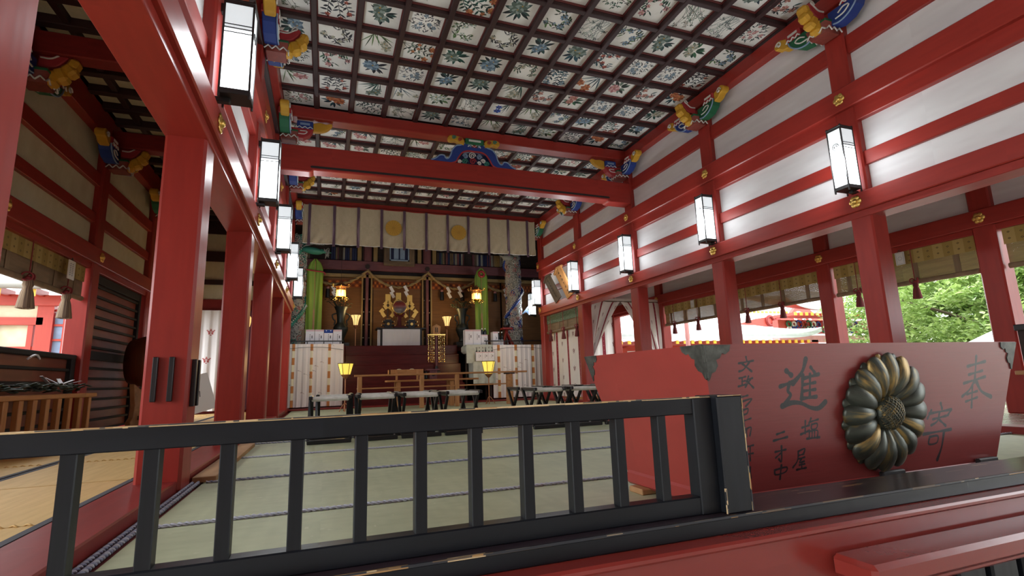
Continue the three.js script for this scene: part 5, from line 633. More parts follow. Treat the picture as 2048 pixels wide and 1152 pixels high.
for (let i = 0; i < 4; i++) carton(-0.42 + i * 0.186, -0.242 + i * 0.186, 1.312, 1.665, -11.75, i === 2, ['leftmost white sake carton above the left low curtain', 'second white sake carton beside the one with the blue top', 'white sake carton with a dark blue top', 'rightmost white sake carton above the left low curtain'][i]);
single('carton', bb(-0.5, -0.44, 1.312, 1.66, -11.9, -11.7, 0.003), M.woodOld, 'brown carton edge beside the left green banner', 'carton', 'white sake cartons');
{ const s = thing('draped_shelf', 'shelf draped with white cloth right of the altar steps', 'shelf'); M.drape = std({ map: dtex(128, 128, (u, v) => mixc(hex(0xc9cfc6), hex(0xaab0a8), fbm(N1, u * 8, v * 8)), true), roughness: 0.8, side: THREE.DoubleSide });
  mesh('upper_block', bb(3.02, 3.66, 1.1, 1.3, -11.9, -11.42, 0.05), M.drape, s); mesh('upper_drape', cloth(0.62, 0.42, 3, 0.012, 61, 24, 10).translate(3.03, 1.29, -11.4), M.drape, s); mesh('lower_shelf', bb(3.18, 3.7, 0.5, 0.91, -11.85, -11.36, 0.03), M.drape, s); mesh('lower_drape', cloth(0.53, 0.5, 3, 0.02, 62, 24, 10).translate(3.17, 0.905, -11.34), M.drape, s); mesh('legs', [bb(3.1, 3.14, 0, 1.12, -11.8, -11.76), bb(3.58, 3.62, 0, 1.12, -11.8, -11.76), bb(3.22, 3.26, 0, 0.52, -11.5, -11.46), bb(3.6, 3.64, 0, 0.52, -11.5, -11.46)], M.dark, s); }
carton(3.06, 3.25, 1.3, 1.66, -11.6, 0, 'white sake carton at the left end of the draped shelf'); carton(3.255, 3.445, 1.3, 1.66, -11.6, 0, 'white sake carton second from the left on the draped shelf'); carton(3.455, 3.61, 1.3, 1.54, -11.6, 0, 'short white carton on the draped shelf'); carton(3.745, 3.87, 1.262, 1.61, -11.6, 0, 'white carton beside the red stand');
M.glassDark = std({ color: lin(0.012, 0.016, 0.018), roughness: 0.15 });
const bottleG = lathe([[0, 0], [0.045, 0], [0.047, 0.01], [0.047, 0.17], [0.03, 0.22], [0.016, 0.25], [0.015, 0.3], [0.018, 0.305], [0, 0.31]], 14);
for (let i = 0; i < 3; i++) { const x0 = 3.235 + i * 0.148; carton(x0, x0 + 0.143, 0.915, 1.12, -11.32, 0, `low bottle crate on the lower draped shelf, ${['left', 'middle', 'right'][i]} one`, 0.05); for (let j = 0; j < 2; j++) { const t = thing('sake_bottle', `dark sake bottle in the ${['left', 'middle', 'right'][i]} low crate, ${j ? 'right' : 'left'} of its pair`, 'bottle', [x0 + 0.037 + j * 0.07, 0.915, -11.41], 'dark sake bottles'); mesh('glass', bottleG.clone().scale(0.68, 1, 0.68), M.glassDark, t); mesh('cap', cyl(0.02, 0.02, 0.03, 0, 0.29, 0, 10), M.paint.grey, t); } }
for (const [x, y, l] of [[3.5, 1.55, 'left of the two on the short carton'], [3.575, 1.55, 'right of the two on the short carton'], [3.92, 1.262, 'left of the pair beside the red stand'], [4.0, 1.262, 'right of the pair beside the red stand']]) { const t = thing('sake_bottle', `dark sake bottle, ${l}`, 'bottle', [x, y - 0.001, -11.7], 'dark sake bottles'); mesh('glass', bottleG.clone().scale(0.8, y > 1.5 ? 0.45 : 1.1, 0.8), M.glassDark, t); mesh('cap', cyl(0.017, 0.017, 0.03, 0, y > 1.5 ? 0.125 : 0.33, 0, 10), M.paint.white, t); if (y < 1.5) mesh('label', cyl(0.04, 0.04, 0.13, 0, 0.03, 0, 14), M.paper, t); }
{ const t = thing('red_stand', 'red lacquered folding stand with a dark jar at the right dragon column', 'stand', [4.18, 1.262, -11.85]); for (const s of [-1, 1]) { mesh('leg', bar([s * 0.14, 0, 0.12], [-s * 0.02, 0.46, -0.05], 0.045, 0.03), M.redDeep, t); mesh('leg', bar([s * 0.14, 0, -0.12], [-s * 0.04, 0.46, 0.05], 0.045, 0.03), M.redDeep, t); } mesh('seat', bb(-0.13, 0.13, 0.42, 0.47, -0.12, 0.12, 0.01), M.redDeep, t); mesh('jar', lathe([[0, 0.47], [0.07, 0.47], [0.09, 0.55], [0.06, 0.62], [0.05, 0.66], [0.075, 0.7], [0, 0.71]], 16), M.blackSmooth, t); }
// ---------------------------------------------------------------- gilt wand stand on the steps
{ const t = thing('gilt_bell_stand', 'dark pole stand with gilt strips and a pale wooden tablet on the steps', 'stand', [2.4, 0.669, -11.72]); mesh('base', [bb(-0.08, 0.08, 0, 0.05, -0.07, 0.07, 0.01), cyl(0.05, 0.025, 0.12, 0, 0.05, 0, 10)], M.blackSmooth, t); mesh('pole', cyl(0.022, 0.022, 0.9, 0, 0.02, 0, 10), M.mauve, t); mesh('cross_bar', bb(-0.21, 0.21, 0.86, 0.9, -0.03, 0.03, 0.006), M.gold, t); mesh('tablet', ext([[-0.08, 0], [0.08, 0], [0.095, 0.17], [0, 0.22], [-0.095, 0.17]], 0.03, 0.004).translate(0, 0.9, 0), M.woodPale, t); mesh('tablet_writing', [bb(-0.03, -0.01, 0.93, 1.05, 0.03, 0.033), bb(0.01, 0.03, 0.93, 1.05, 0.03, 0.033)], M.lampFrame, t);
  for (const s of [-1, 1]) for (let i = 0; i < 4; i++) { const l = []; for (let j = 0; j < 15; j++) l.push(bx(0.018, 0.022, 0.01).rotateY((j % 3 - 1) * 0.7 + i * 0.3).translate(s * (0.06 + i * 0.042), 0.84 - j * 0.041, 0.01)); mesh('gilt_strip', l, M.gold, t); } }
// ---------------------------------------------------------------- wooden railing, offering table, stools
{ const t = thing('wooden_railing', 'plain cedar railing standing in front of the altar steps', 'railing', [0, 0, -9.9]); mesh('top_rail', bb(0.5, 3.9, 0.615, 0.65, -0.04, 0.04, 0.006), M.wood, t); mesh('middle_rail', bb(0.55, 3.5, 0.385, 0.41, -0.015, 0.015, 0.004), M.wood, t); for (const x of [0.6, 1.74, 2.43]) mesh('post', bb(x - 0.04, x + 0.04, 0, 0.615, -0.04, 0.04, 0.008, 1), M.wood, t); mesh('end_post', new THREE.CylinderGeometry(0.07, 0.075, 0.6, 12).translate(3.52, 0.3, 0), M.wood, t); mesh('end_cap', bb(3.42, 3.62, 0.59, 0.615, -0.07, 0.07, 0.006), M.dark, t); }
{ const t = thing('offering_table', 'long plain wooden table behind the cedar railing', 'table', [0, 0, -10.35]); mesh('table_top', bb(1.12, 2.95, 0.5, 0.535, -0.2, 0.2, 0.006), M.wood, t); for (const x of [1.34, 2.4]) for (const z of [-0.15, 0.15]) mesh('leg', bb(x - 0.04, x + 0.04, 0, 0.5, z - 0.03, z + 0.03, 0.004, 1), M.wood, t);
  const b = thing('wooden_tray', 'shallow wooden box holding pale offerings on the long table', 'tray', [1.5, 0.535, -10.3]); mesh('box', [bb(-0.34, 0.34, 0.08, 0.1, -0.14, 0.14), bb(-0.34, 0.34, 0.08, 0.2, 0.12, 0.14), bb(-0.34, 0.34, 0.08, 0.2, -0.14, -0.12), bb(-0.34, -0.32, 0.08, 0.2, -0.14, 0.14), bb(0.32, 0.34, 0.08, 0.2, -0.14, 0.14)], M.wood, b); for (const x of [-0.2, 0.2]) mesh('foot', bb(x - 0.02, x + 0.02, 0, 0.2, 0.14, 0.16, 0.003), M.wood, b);
  const r = rng(91); M.mochi = std({ color: lin(0.55, 0.52, 0.3), roughness: 0.7 }); for (let i = 0; i < 5; i++) { const o = single('offering_bundle', new THREE.IcosahedronGeometry(0.056, 2).scale(1.1, 0.7, 1).translate(1.24 + i * 0.125, 0.535 + 0.15 + (i % 2) * 0.03, -10.3), i === 0 ? M.paper : M.mochi, ['white folded offering at the left end of the wooden tray', 'pale green bundle next to the white one in the tray', 'largest pale bundle in the middle of the wooden tray', 'pale bundle right of the middle in the wooden tray', 'pale green bundle at the right end of the tray'][i], 'offering', 'offerings in the tray'); }
  const s = thing('offering_pedestal', 'small reddish pedestal with a round hole beside the wooden tray', 'pedestal', [2.03, 0.535, -10.3]); mesh('top', bb(-0.12, 0.12, 0.17, 0.2, -0.1, 0.1, 0.004), M.mauve, s); mesh('body', bb(-0.075, 0.075, 0, 0.17, -0.07, 0.07, 0.004), M.mauve, s); mesh('hole', new THREE.CylinderGeometry(0.035, 0.035, 0.004, 16).rotateX(Math.PI / 2).translate(0, 0.09, 0.072), M.blackSmooth, s);
  single('black_canister', lathe([[0, 0.535], [0.04, 0.535], [0.045, 0.56], [0.045, 0.68], [0.035, 0.7], [0, 0.705]], 14).translate(1.89, 0, -10.3), M.blackSmooth, 'small black canister between tray and pedestal', 'canister'); }
M.canvasSeat = std({ map: dtex(128, 128, (u, v) => mixc(hex(0xd9d7cf), hex(0xc2c0b6), N1(u * 64, v * 64)), true), roughness: 0.8 });
const stoolProto = (() => { const t = new THREE.Group(), w = 0.36, d = 0.34; mesh('seat', bb(-w / 2 + 0.02, w / 2 - 0.02, 0.355, 0.392, -d / 2 + 0.01, d / 2 - 0.01, 0.014), M.canvasSeat, t); for (const s of [-1, 1]) { mesh('end_bar', bb(s * (w / 2 - 0.02) - 0.016, s * (w / 2 - 0.02) + 0.016, 0.37, 0.402, -d / 2 - 0.02, d / 2 + 0.02, 0.005), M.blackSmooth, t); for (const q of [-1, 1]) { mesh('leg', bar([s * (w / 2 - 0.02 - (q > 0 ? 0.012 : -0.012)), 0.38, q * d * 0.42], [s * (w / 2 - 0.02 - (q > 0 ? 0.012 : -0.012)), 0.03, -q * d * 0.42], 0.022, 0.03), M.blackSmooth, t); } } for (const q of [-1, 1]) mesh('ground_bar', bb(-w / 2, w / 2, 0, 0.035, q * d * 0.43 - 0.018, q * d * 0.43 + 0.018, 0.005), M.blackSmooth, t); return t; })();
function stool(x, z, label) { const o = stoolProto.clone(); o.name = numbered('folding_stool'); o.position.set(x, 0, z); scene.add(o); tag(o, label, 'stool', 'white folding stools'); }
const n4 = ['leftmost', 'second', 'third', 'fourth'];
for (let i = 0; i < 4; i++) { stool(0.05 + i * 0.395, -4.93, `white topped folding stool with black legs, ${n4[i]} in the front left row`); stool(0.1 + i * 0.395, -5.62, `white topped folding stool, ${n4[i]} in the left row behind`); }
for (let i = 0; i < 3; i++) { stool(2.12 + i * 0.4, -4.93, `white topped folding stool beside the offering box, ${['left', 'middle', 'right'][i]} in the front row`); stool(2.2 + i * 0.4, -5.62, `white topped folding stool beside the offering box, ${['left', 'middle', 'right'][i]} in the row behind`); }
// ---------------------------------------------------------------- left aisle furnishings
M.boardRed = std({ map: woodTex(hex(0x8a4434), hex(0x602d23), 0.9, 40), roughness: 0.45 });
{ const t = thing('lattice_door', 'dark red board door with black battens in the left aisle wall', 'door', [XLO - 0.1, 0, 0]); const z1 = -6.95, z0 = -8.58;
  for (let i = 0; i < 15; i++) mesh('board', bb(-0.02, 0.0, 0.06 + i * 0.118, 0.172 + i * 0.118, z0, z1, 0.002), M.boardRed, t);
  for (let i = 0; i <= 15; i++) mesh('batten', bb(0.0, 0.03, 0.045 + i * 0.118, 0.073 + i * 0.118, z0, z1, 0.004), M.blackMatte, t);
  mesh('middle_rail', bb(0.0, 0.04, 0.86, 0.96, z0, z1, 0.006), M.blackMatte, t); mesh('top_rail', bb(-0.02, 0.04, 1.74, 1.84, z0, z1, 0.006), M.blackMatte, t); for (const z of [z0 + 0.04, z1 - 0.02]) mesh('stile', bb(-0.02, 0.045, 0.05, 1.84, z - 0.03, z + 0.03, 0.006), M.blackMatte, t); }
for (const [k, l] of [[2, 'under the pale tasselled blind'], [1, 'of the left aisle nearest the front']]) { const t = thing('low_board_fence', `low red board fence with black rails ${l}`, 'fence', [XLO - 0.1, 0, 0]), z1 = ZN(k) - PW, z0 = ZN(k + 1); for (let i = 0; i < 6; i++) mesh('board', bb(-0.02, 0.0, 0.06 + i * 0.133, 0.188 + i * 0.133, z0, z1, 0.003), M.boardRed, t); for (let i = 0; i < 6; i++) mesh('rail', bb(0.0, 0.03, 0.05 + i * 0.133, 0.078 + i * 0.133, z0, z1, 0.004), M.blackMatte, t); mesh('top_rail', bb(-0.03, 0.05, 0.84, 0.89, z0, z1, 0.008), M.blackMatte, t); mesh('end_post', bb(-0.03, 0.045, 0.05, 0.85, z0, z0 + 0.09, 0.006), M.blackMatte, t); }
single('paper_knot', tube([[XLO - 0.03, 0.8, -5.72], [XLO, 0.83, -5.74], [XLO + 0.01, 0.84, -5.78], [XLO, 0.81, -5.86]], 0.01, 12, 5), M.paper, 'white paper knot tied to the low board fence', 'paper');
{ const t = thing('slatted_counter', 'pale wooden slatted counter in front of the low board fence', 'counter', [0, 0.06, 0]); mesh('top_frame', bb(-2.42, -2.12, 0.39, 0.43, -6.25, -4.4, 0.006), M.wood, t); for (let i = 0; i < 9; i++) { const z = -4.5 - i * 0.2; mesh('slat', bb(-2.16, -2.12, 0, 0.39, z - 0.03, z + 0.03, 0.004, 1), M.wood, t); } mesh('bottom_rail', bb(-2.42, -2.12, 0, 0.03, -6.25, -4.4), M.wood, t);
  const r = rng(71), lv = []; for (let i = 0; i < 140; i++) lv.push(new THREE.SphereGeometry(0.05, 5, 4).scale(1, 0.15, 0.5).rotateY(r() * 6).rotateZ((r() - 0.5) * 1.2).translate(-2.38 + r() * 0.22, 0.44 + r() * 0.06, -6.2 + r() * 1.75)); const f = single('leaf_pile', merge(lv).translate(0, 0.075, 0), M.leafDark, 'dark sakaki leaves heaped on the slatted counter', 'leaves'); f.userData.kind = 'stuff';
  for (let i = 0; i < 5; i++) single('paper_slip', bx(0.13, 0.004, 0.03).rotateZ(0.25 + i * 0.1).rotateY(i * 1.1).translate(-2.27, 0.59 + i * 0.004, -6.1 + i * 0.13), M.paper, `white paper slip on the dark leaves, ${ORD[i]} from the lattice door`, 'paper', 'paper slips on the leaves'); }
{ const t = thing('taiko_drum', 'large dark barrel drum on a wooden stand in the shaded left aisle', 'drum', [-2.06, 0.062, -7.95]); t.rotation.y = 1.57; t.scale.setScalar(0.82); M.drumWood = std({ map: woodTex(hex(0x7a4426), hex(0x55301c), 0.9), roughness: 0.4 });
  mesh('barrel', lathe([[0, -0.38], [0.34, -0.38], [0.4, -0.2], [0.42, 0], [0.4, 0.2], [0.34, 0.38], [0, 0.38]], 32).rotateX(Math.PI / 2).translate(0, 0.98, 0), M.drumWood, t); mesh('skin', new THREE.CylinderGeometry(0.335, 0.335, 0.008, 32).rotateX(Math.PI / 2).translate(0, 0.98, 0.384), M.cream, t); const st = []; for (let i = 0; i < 28; i++) { const a = i * Math.PI / 14; for (const z of [0.34, 0.3]) st.push(new THREE.SphereGeometry(0.014, 6, 4).translate(Math.cos(a) * 0.362, 0.98 + Math.sin(a) * 0.362, z)); } mesh('studs', st, M.blackSmooth, t);
  for (const s of [-1, 1]) { mesh('stand_side', ext([[-0.3, 0], [0.3, 0], [0.34, 0.06], [0.22, 0.12], [0.18, 0.3], [0.26, 0.5], [0.3, 0.62], [0.2, 0.6], [0, 0.54], [-0.2, 0.6], [-0.3, 0.62], [-0.26, 0.5], [-0.18, 0.3], [-0.22, 0.12], [-0.34, 0.06]], 0.07, 0.008).translate(0, 0, s * 0.25 - 0.035), M.woodPale, t); } mesh('stretcher', bb(-0.05, 0.05, 0.08, 0.14, -0.25, 0.25), M.woodOld, t); }
{ const t = thing('aisle_end_curtain', 'grey white curtain with red plum prints at the end of the left aisle', 'curtain', [-2.42, 1.88, -10.42]); mesh('cloth', cloth(0.78, 1.78, 5, 0.018, 33), M.sideCurtain, t); const b = thing('purple_curtain', 'dark purple curtain edge beside the grey white one', 'curtain', [-1.64, 1.88, -10.42]); mesh('cloth', cloth(0.7, 1.78, 4, 0.015, 34), std({ color: lin(0.08, 0.015, 0.03), roughness: 0.9, side: THREE.DoubleSide }), b); }
{ const t = thing('notice_board', 'white notice sheet tilted behind the first left pillar', 'notice', [-1.3, 0.06, -6.5]); M.notice = clothMat((c, w, h) => { c.fillStyle = '#d8d5cf'; c.fillRect(0, 0, w, h); c.strokeStyle = '#4a4a52'; c.lineWidth = 7; for (const [a, b, e, f] of [[40, 60, 90, 52], [60, 45, 56, 110], [110, 90, 150, 100], [60, 150, 66, 190], [150, 140, 140, 190]]) { c.beginPath(); c.moveTo(a, b); c.lineTo(e, f); c.stroke(); } }, 256, 320); const g = new THREE.BoxGeometry(0.28, 0.4, 0.008); mesh('sheet', g.rotateZ(0.3).translate(0, 0.38, 0), M.notice, t); mesh('stake', bar([-0.05, 0, -0.02], [-0.02, 0.4, -0.02], 0.02, 0.02), M.woodOld, t); mesh('foot', bb(-0.12, 0.06, 0, 0.02, -0.08, 0.06), M.woodOld, t); }
{ const t = thing('brass_hanging_lamp', 'small gilt lamp hanging between the second and third left pillars', 'lamp', [-1.18, 1.53, -9.0]); mesh('body', lathe([[0.01, -0.1], [0.03, -0.09], [0.045, -0.02], [0.045, 0.05], [0.02, 0.09], [0.006, 0.11]], 12), M.shadeWarm, t); mesh('chain', cyl(0.004, 0.004, 2.0, 0, 0.1, 0, 6), M.dark, t); const l = new THREE.PointLight(lin(1, 0.66, 0.28), 0.25, 0, 2); l.position.set(-1.18, 1.36, -9.0); l.castShadow = true; l.name = 'lamp_light'; scene.add(l); }
for (const [x, l] of [[-0.795, 'left'], [-0.725, 'right']]) single('black_slot', bb(x - 0.011, x + 0.011, 0.44, 0.66, -3.022, -2.998, 0.003, 1), M.blackSmooth, `${l} one of two black slotted strips on the first full pillar of the left row`, 'fitting', 'black slot fittings');
for (const [z, l] of [[-3.08, 'near'], [-3.16, 'far']]) single('black_slot', bb(XL - 0.002, XL + 0.022, 0.41, 0.65, z - 0.012, z + 0.012, 0.003, 1), M.blackSmooth, `${l} black slotted strip on the nave side of the first full left pillar`, 'fitting', 'black slot fittings');
{ const t = thing('timber_board', 'pale timber board lying along the foot of the left pillars', 'board'); mesh('board', bb(-0.655, -0.54, 0, 0.03, -4.95, -3.28, 0.003), M.woodPale, t); mesh('runner', bb(-0.65, -0.63, -0.0, 0.004, -4.9, -3.3), M.woodOld, t); }
// right aisle low fence at the front and behind the box
{ const t = thing('low_rail_fence', 'low dark fence with orange slats at the right picture edge', 'fence', [XRO - 0.02, 0, 0]); const z1 = -1.4, z0 = -3.0; mesh('top_rail', bb(-0.06, 0.06, 0.8, 0.86, z0, z1, 0.008), M.blackSmooth, t); mesh('panel', bb(0.0, 0.02, 0.42, 0.8, z0, z1), M.dark, t); mesh('shelf', bb(-0.18, 0.06, 0.38, 0.42, z0, z1, 0.006), M.woodPale, t); mesh('middle_rail', bb(-0.06, 0.06, 0.3, 0.38, z0, z1, 0.006), M.red, t); mesh('lower_panel', bb(0.0, 0.02, 0.02, 0.3, z0, z1), M.dark, t); for (let i = 0; i < 6; i++) mesh('slat', bb(-0.03, 0.0, 0.02, 0.3, z0 + i * 0.3, z0 + i * 0.3 + 0.07, 0.006, 1), M.red, t); mesh('bottom_rail', bb(-0.06, 0.06, 0.0, 0.05, z0, z1, 0.006), M.red, t); }
// ---------------------------------------------------------------- outside
M.gravel = std({ map: dtex(512, 512, (u, v) => mixc(hex(0xd6d2c8), hex(0xb0aca0), fbm(N1, u * 32, v * 32)), true, [0.25, 0.25]), roughness: 0.95 });
{ const g = struct('ground', 'pale gravel ground outside the hall', 'ground'); mesh('gravel', bb(-60, 70, -1.3, -1.0, -70, 30, 0, 0), M.gravel, g); const b = struct('podium', 'stone podium carrying the hall', 'podium'); mesh('stone', bb(XLO - 1.1, XRO + 1.2, -1.0, -0.16, -14.0, -1.35), M.gravel, b); mesh('veranda', bb(XRO + 0.2, XRO + 1.1, -0.16, -0.02, -11, -1.2), M.paleFloor, b); mesh('veranda', bb(XLO - 1.1, XLO - 0.2, -0.16, -0.02, -11, -1.2), M.woodOld, b); }
M.roofPale = std({ map: dtex(256, 256, (u, v) => mixc(hex(0xc9cbca), hex(0xa9adab), (Math.floor(v * 32) % 2) * 0.4 + N1(u * 16, v * 16) * 0.5), true, [0.5, 0.5]), roughness: 0.6 });
M.rafterGold = std({ color: lin(0.85, 0.5, 0.05), roughness: 0.5 });
M.redOut = std({ map: woodTex(hex(0xb8402f), hex(0x9c3327), 0.6), roughness: 0.5 });
function curvedRoof(x0, x1, y0, y1, z0, z1, lift, t) {   // eave at z1 (y0), ridge at z0 (y1)
  const nx = 40, nz = 12, g = new THREE.PlaneGeometry(1, 1, nx, nz), p = g.attributes.position; for (let i = 0; i < p.count; i++) { const u = p.getX(i) + 0.5, v = 0.5 - p.getY(i), e = Math.pow(Math.abs(u * 2 - 1), 8) * lift * v; p.setXYZ(i, x0 + (x1 - x0) * u, y1 + (y0 - y1) * (1 - Math.pow(1 - v, 1.5)) + e, z0 + (z1 - z0) * v); } g.computeVertexNormals();
  const under = g.clone().translate(0, -0.16, 0); mesh('roof_skin', g, M.roofPale, t); mesh('roof_soffit', under, M.redOut, t); const ed = []; for (let i = 0; i < nx; i++) { const a = i / nx, b = (i + 1) / nx, ya = y0 + Math.pow(Math.abs(a * 2 - 1), 8) * lift, yb = y0 + Math.pow(Math.abs(b * 2 - 1), 8) * lift; ed.push(hexa([[x0 + (x1 - x0) * a, ya - 0.16, z1], [x0 + (x1 - x0) * b, yb - 0.16, z1], [x0 + (x1 - x0) * b, yb, z1], [x0 + (x1 - x0) * a, ya, z1], [x0 + (x1 - x0) * a, ya - 0.16, z1 - 0.05], [x0 + (x1 - x0) * b, yb - 0.16, z1 - 0.05], [x0 + (x1 - x0) * b, yb, z1 - 0.05], [x0 + (x1 - x0) * a, ya, z1 - 0.05]])); } mesh('eave_edge', ed, M.roofPale, t); }
{ const t = thing('gallery_building', 'low shrine gallery with wide pale roof and gold tipped rafters outside', 'building', [0, 0, -14]); curvedRoof(7.5, 17.5, 1.78, 2.45, -3.2, 0, 0.25, t);
  for (let i = 0; i < 30; i++) { const x = 7.9 + i * 0.31; mesh('rafter', bb(x - 0.05, x + 0.05, 1.46, 1.56, -1.2, -0.14), M.redOut, t); mesh('rafter_tip', bb(x - 0.055, x + 0.055, 1.455, 1.57, -0.14, -0.1), M.rafterGold, t); }
  mesh('wall', bb(7.8, 17, -1, 1.45, -3, -1.4), M.plaster, t); mesh('fascia', bb(7.7, 17.2, 1.3, 1.5, -1.4, -1.2), M.redOut, t); for (let i = 0; i < 7; i++) mesh('post', bb(8 + i * 1.5, 8.2 + i * 1.5, -1, 1.4, -1.4, -1.15), M.redOut, t); }
{ const t = thing('gate_building', 'vermilion gate with curved pale roof, carved gable and gold rafters outside', 'building', [0, 0, -16]); curvedRoof(18.3, 27.5, 3.15, 4.6, -4, 0, 0.5, t); for (let i = 0; i < 26; i++) { const x = 18.7 + i * 0.32; mesh('rafter', bb(x - 0.06, x + 0.06, 2.76, 2.88, -1.2, -0.1), M.redOut, t); mesh('rafter_tip', bb(x - 0.065, x + 0.065, 2.755, 2.89, -0.1, -0.06), M.rafterGold, t); }
  mesh('frieze', bb(19, 26, 2.1, 2.7, -1.6, -1.3), M.redOut, t); const r = rng(15), cs = [M.paint.white, M.paint.blue, M.paint.crimson, M.paint.green]; for (let i = 0; i < 30; i++) mesh('carving', new THREE.TorusGeometry(0.1 + r() * 0.06, 0.045, 6, 14).translate(19.6 + (i % 15) * 0.3, 2.28 + Math.floor(i / 15) * 0.24, -1.27), cs[i % 4], t); mesh('tie_beam', bb(19, 26, 1.7, 2.0, -1.7, -1.3), M.paint.pink, t); for (let i = 0; i < 5; i++) mesh('post', bb(19.4 + i * 1.5, 19.8 + i * 1.5, -1, 1.8, -1.7, -1.3), M.redOut, t); }
{ const t = thing('gable_building', 'vermilion gabled roof end with white carved scrolls behind the gallery', 'building', [0, -0.13, -24]); t.scale.setScalar(1.26); const s = [[18.4, 2.7], [19.4, 2.95], [20.6, 3.1], [21.6, 3.2], [22.4, 3.9], [23.2, 3.2], [24.4, 2.7], [24, 2.5], [19.4, 2.6]]; mesh('gable_board', ext(s, 0.2), M.redOut, t); curvedRoof(17.6, 26, 3.55, 5.0, -3, -0.3, 0.4, t); for (let i = 0; i < 14; i++) mesh('rafter_tip', bb(18.4 + i * 0.26, 18.52 + i * 0.26, 3.28, 3.38, -0.3, -0.22), M.rafterGold, t); for (const [x, y, q] of [[20.2, 2.85, 0.22], [20.7, 2.75, 0.18], [22.1, 3.0, 0.28], [22.6, 2.85, 0.22]]) mesh('scroll', new THREE.TorusGeometry(q, 0.08, 6, 18).translate(x, y, 0.22), x > 21.5 ? M.paint.white : M.redDeep, t); mesh('body', bb(18.5, 25, -1, 2.6, -3, -0.4), M.plaster, t); }
single('flag_pole', cyl(0.07, 0.06, 5.5, 10.2, -1.0, -12.6, 12), M.paint.pink, 'pale pink pole standing outside before the gallery roof', 'pole');
// house seen under the left blind
{ const t = thing('left_house', 'red timbered house with glazed windows outside the left aisle', 'building', [0, 0, -12]); mesh('roof_skin', hexa([[-10, 2.55, 0.5], [-4.3, 2.55, 0.5], [-4.3, 3.6, -2.5], [-10, 3.6, -2.5], [-10, 2.47, 0.5], [-4.3, 2.47, 0.5], [-4.3, 3.5, -2.5], [-10, 3.5, -2.5]]), M.roofPale, t); mesh('gutter', new THREE.CylinderGeometry(0.06, 0.06, 5.8, 10).rotateZ(Math.PI / 2).translate(-7.2, 2.42, 0.56), M.paint.grey, t); mesh('eave_beam', bb(-10, -4.4, 2.12, 2.32, 0.0, 0.15), M.redOut, t); for (let i = 0; i < 10; i++) { mesh('rafter', bb(-9.6 + i * 0.5, -9.5 + i * 0.5, 2.28, 2.4, 0.0, 0.48), M.redOut, t); mesh('rafter_tip', bb(-9.61 + i * 0.5, -9.49 + i * 0.5, 2.24, 2.41, 0.48, 0.5), M.rafterGold, t); }
  mesh('plaster_band', bb(-10, -5.05, 1.9, 2.12, -0.05, 0.05), M.cream, t); mesh('window_head', bb(-10, -5.0, 1.76, 1.9, -0.05, 0.1), M.redOut, t); for (let i = 0; i < 7; i++) { const x = -9.2 + i * 0.58; mesh('window_pane', bb(x, x + 0.5, 1.35, 1.76, -0.03, -0.01), M.cream, t); mesh('window_post', bb(x + 0.5, x + 0.58, 1.3, 1.78, -0.05, 0.08), M.redOut, t); } mesh('corner_wall', bb(-5.1, -4.85, -1, 2.12, -0.1, 0.1), M.redOut, t); mesh('wall_base', bb(-10, -5.0, -1, 1.36, -0.05, 0.06), M.redOut, t); mesh('side_glass', bb(-4.85, -4.68, -0.5, 2.0, -0.05, 0.02), M.paint.pale, t); for (let i = 0; i < 5; i++) mesh('side_bar', bb(-4.86, -4.66, 0.9 + i * 0.28, 0.94 + i * 0.28, -0.04, 0.05), M.redOut, t); mesh('porch_post', bb(-4.66, -4.48, -1, 2.2, 0.0, 0.18), M.redOut, t); }
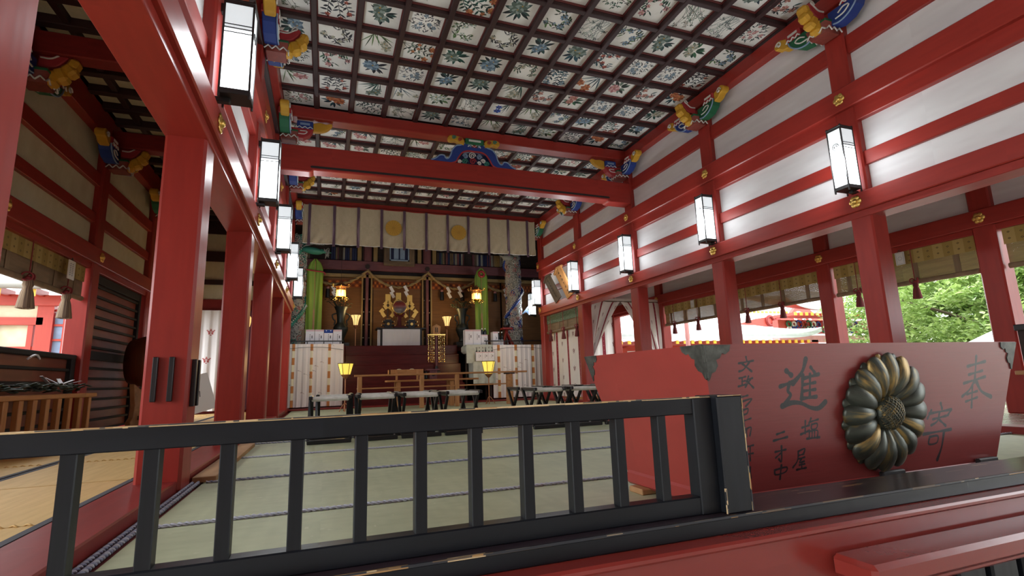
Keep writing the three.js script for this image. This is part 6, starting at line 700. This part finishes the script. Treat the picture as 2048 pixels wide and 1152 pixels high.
// trees
M.leafMat = [[0.32, 0.46, 0.12], [0.45, 0.58, 0.2], [0.22, 0.36, 0.08]].map((c) => new THREE.MeshPhysicalMaterial({ color: lin(...c), roughness: 0.9, transmission: 0.5, thickness: 0, side: THREE.DoubleSide }));
M.bark = std({ map: woodTex(hex(0x6b5a4a), hex(0x40352b), 1.0, 40), roughness: 0.95 });
const leafG = (() => { const g = new THREE.BufferGeometry(); g.setAttribute('position', new THREE.Float32BufferAttribute([0, 0, 0, 0.05, 0.012, 0.035, 0.12, 0, 0, 0, 0, 0, 0.12, 0, 0, 0.05, 0.012, -0.035], 3)); g.computeVertexNormals(); g.setAttribute('uv', new THREE.Float32BufferAttribute(new Float32Array(12), 2)); return g; })();
function tree(x, z, h, R, n, k, seed, label) {
  const t = thing('leafy_tree', label, 'tree', [x, -1, z], 'trees outside the hall'), r = rng(seed); mesh('trunk', [tube([[0, 0, 0], [0.1, h * 0.3, 0.05], [-0.05, h * 0.6, 0], [0.05, h * 0.85, 0]], 0.13, 16, 8), ...Array.from({ length: 9 }, () => { const a = r() * 6.28, y = h * (0.3 + r() * 0.4), e = R * (0.5 + r() * 0.4); return tube([[0, y, 0], [Math.cos(a) * e * 0.5, y + 0.5, Math.sin(a) * e * 0.5], [Math.cos(a) * e, y + 0.9, Math.sin(a) * e]], 0.04, 8, 5); })], M.bark, t);
  const clumps = Array.from({ length: 90 }, () => { const a = r() * 6.28, q = Math.acos(r() * 2 - 1), d = Math.cbrt(0.25 + 0.75 * r()); return [Math.sin(q) * Math.cos(a) * R * d, h * 0.55 + Math.cos(q) * h * 0.45 * d, Math.sin(q) * Math.sin(a) * R * d, 0.35 + r() * 0.45]; });
  for (let j = 0; j < 2; j++) { const m = new THREE.InstancedMesh(leafG, M.leafMat[(k + j) % 3], n), d = new THREE.Object3D(); for (let i = 0; i < n; i++) { const c = clumps[Math.floor(r() * 90)], a = r() * 6.28, q = Math.acos(r() * 2 - 1), e = c[3] * Math.cbrt(r()); d.position.set(c[0] + Math.sin(q) * Math.cos(a) * e, c[1] + Math.cos(q) * e * 0.6, c[2] + Math.sin(q) * Math.sin(a) * e); d.rotation.set((r() - 0.5) * 1.4, r() * 6.28, (r() - 0.5) * 1.4); d.scale.setScalar(0.7 + r() * 0.9); d.updateMatrix(); m.setMatrixAt(i, d.matrix); } m.name = 'foliage'; m.userData.kind = 'stuff'; m.castShadow = m.receiveShadow = true; t.add(m); }
}
tree(16.5, -8.2, 5.2, 2.3, 13000, 0, 101, 'bright green leafy tree seen through the opening beside the gate'); tree(15.2, -5.0, 5.6, 2.5, 13000, 1, 102, 'light green tree behind the outer pillar right of the crest'); tree(20.5, -9.5, 7.5, 3.2, 13000, 1, 103, 'tall green tree behind the other trees outside'); tree(13.5, -2.6, 5.6, 2.4, 13000, 2, 104, 'green tree at the right picture edge'); tree(21, -4.5, 8, 3.4, 13000, 0, 105, 'far tall tree closing the view on the right');
tree(26, -7, 9, 4, 13000, 1, 106, 'broad pale tree far behind the tall ones on the right'); tree(25, -13, 9, 4, 13000, 0, 107, 'broad tree rising behind the gate roof'); tree(24, -1.5, 9, 4, 13000, 1, 108, 'farthest tree beyond the right picture edge'); tree(18, -11.2, 5.5, 2.2, 13000, 1, 109, 'small light green tree beside the gate roof end');
{ const t = thing('stone_lantern_roof', 'small pale roof outside at the far right above the low fence', 'roof', [10.2, -1, -4.6]); mesh('roof', new THREE.ConeGeometry(1.0, 0.5, 4).rotateY(Math.PI / 4).translate(0, 2.0, 0), M.roofPale, t); mesh('shaft', cyl(0.3, 0.25, 1.76, 0, 0, 0, 10), M.gravel, t); }
renderer.render(scene, camera);
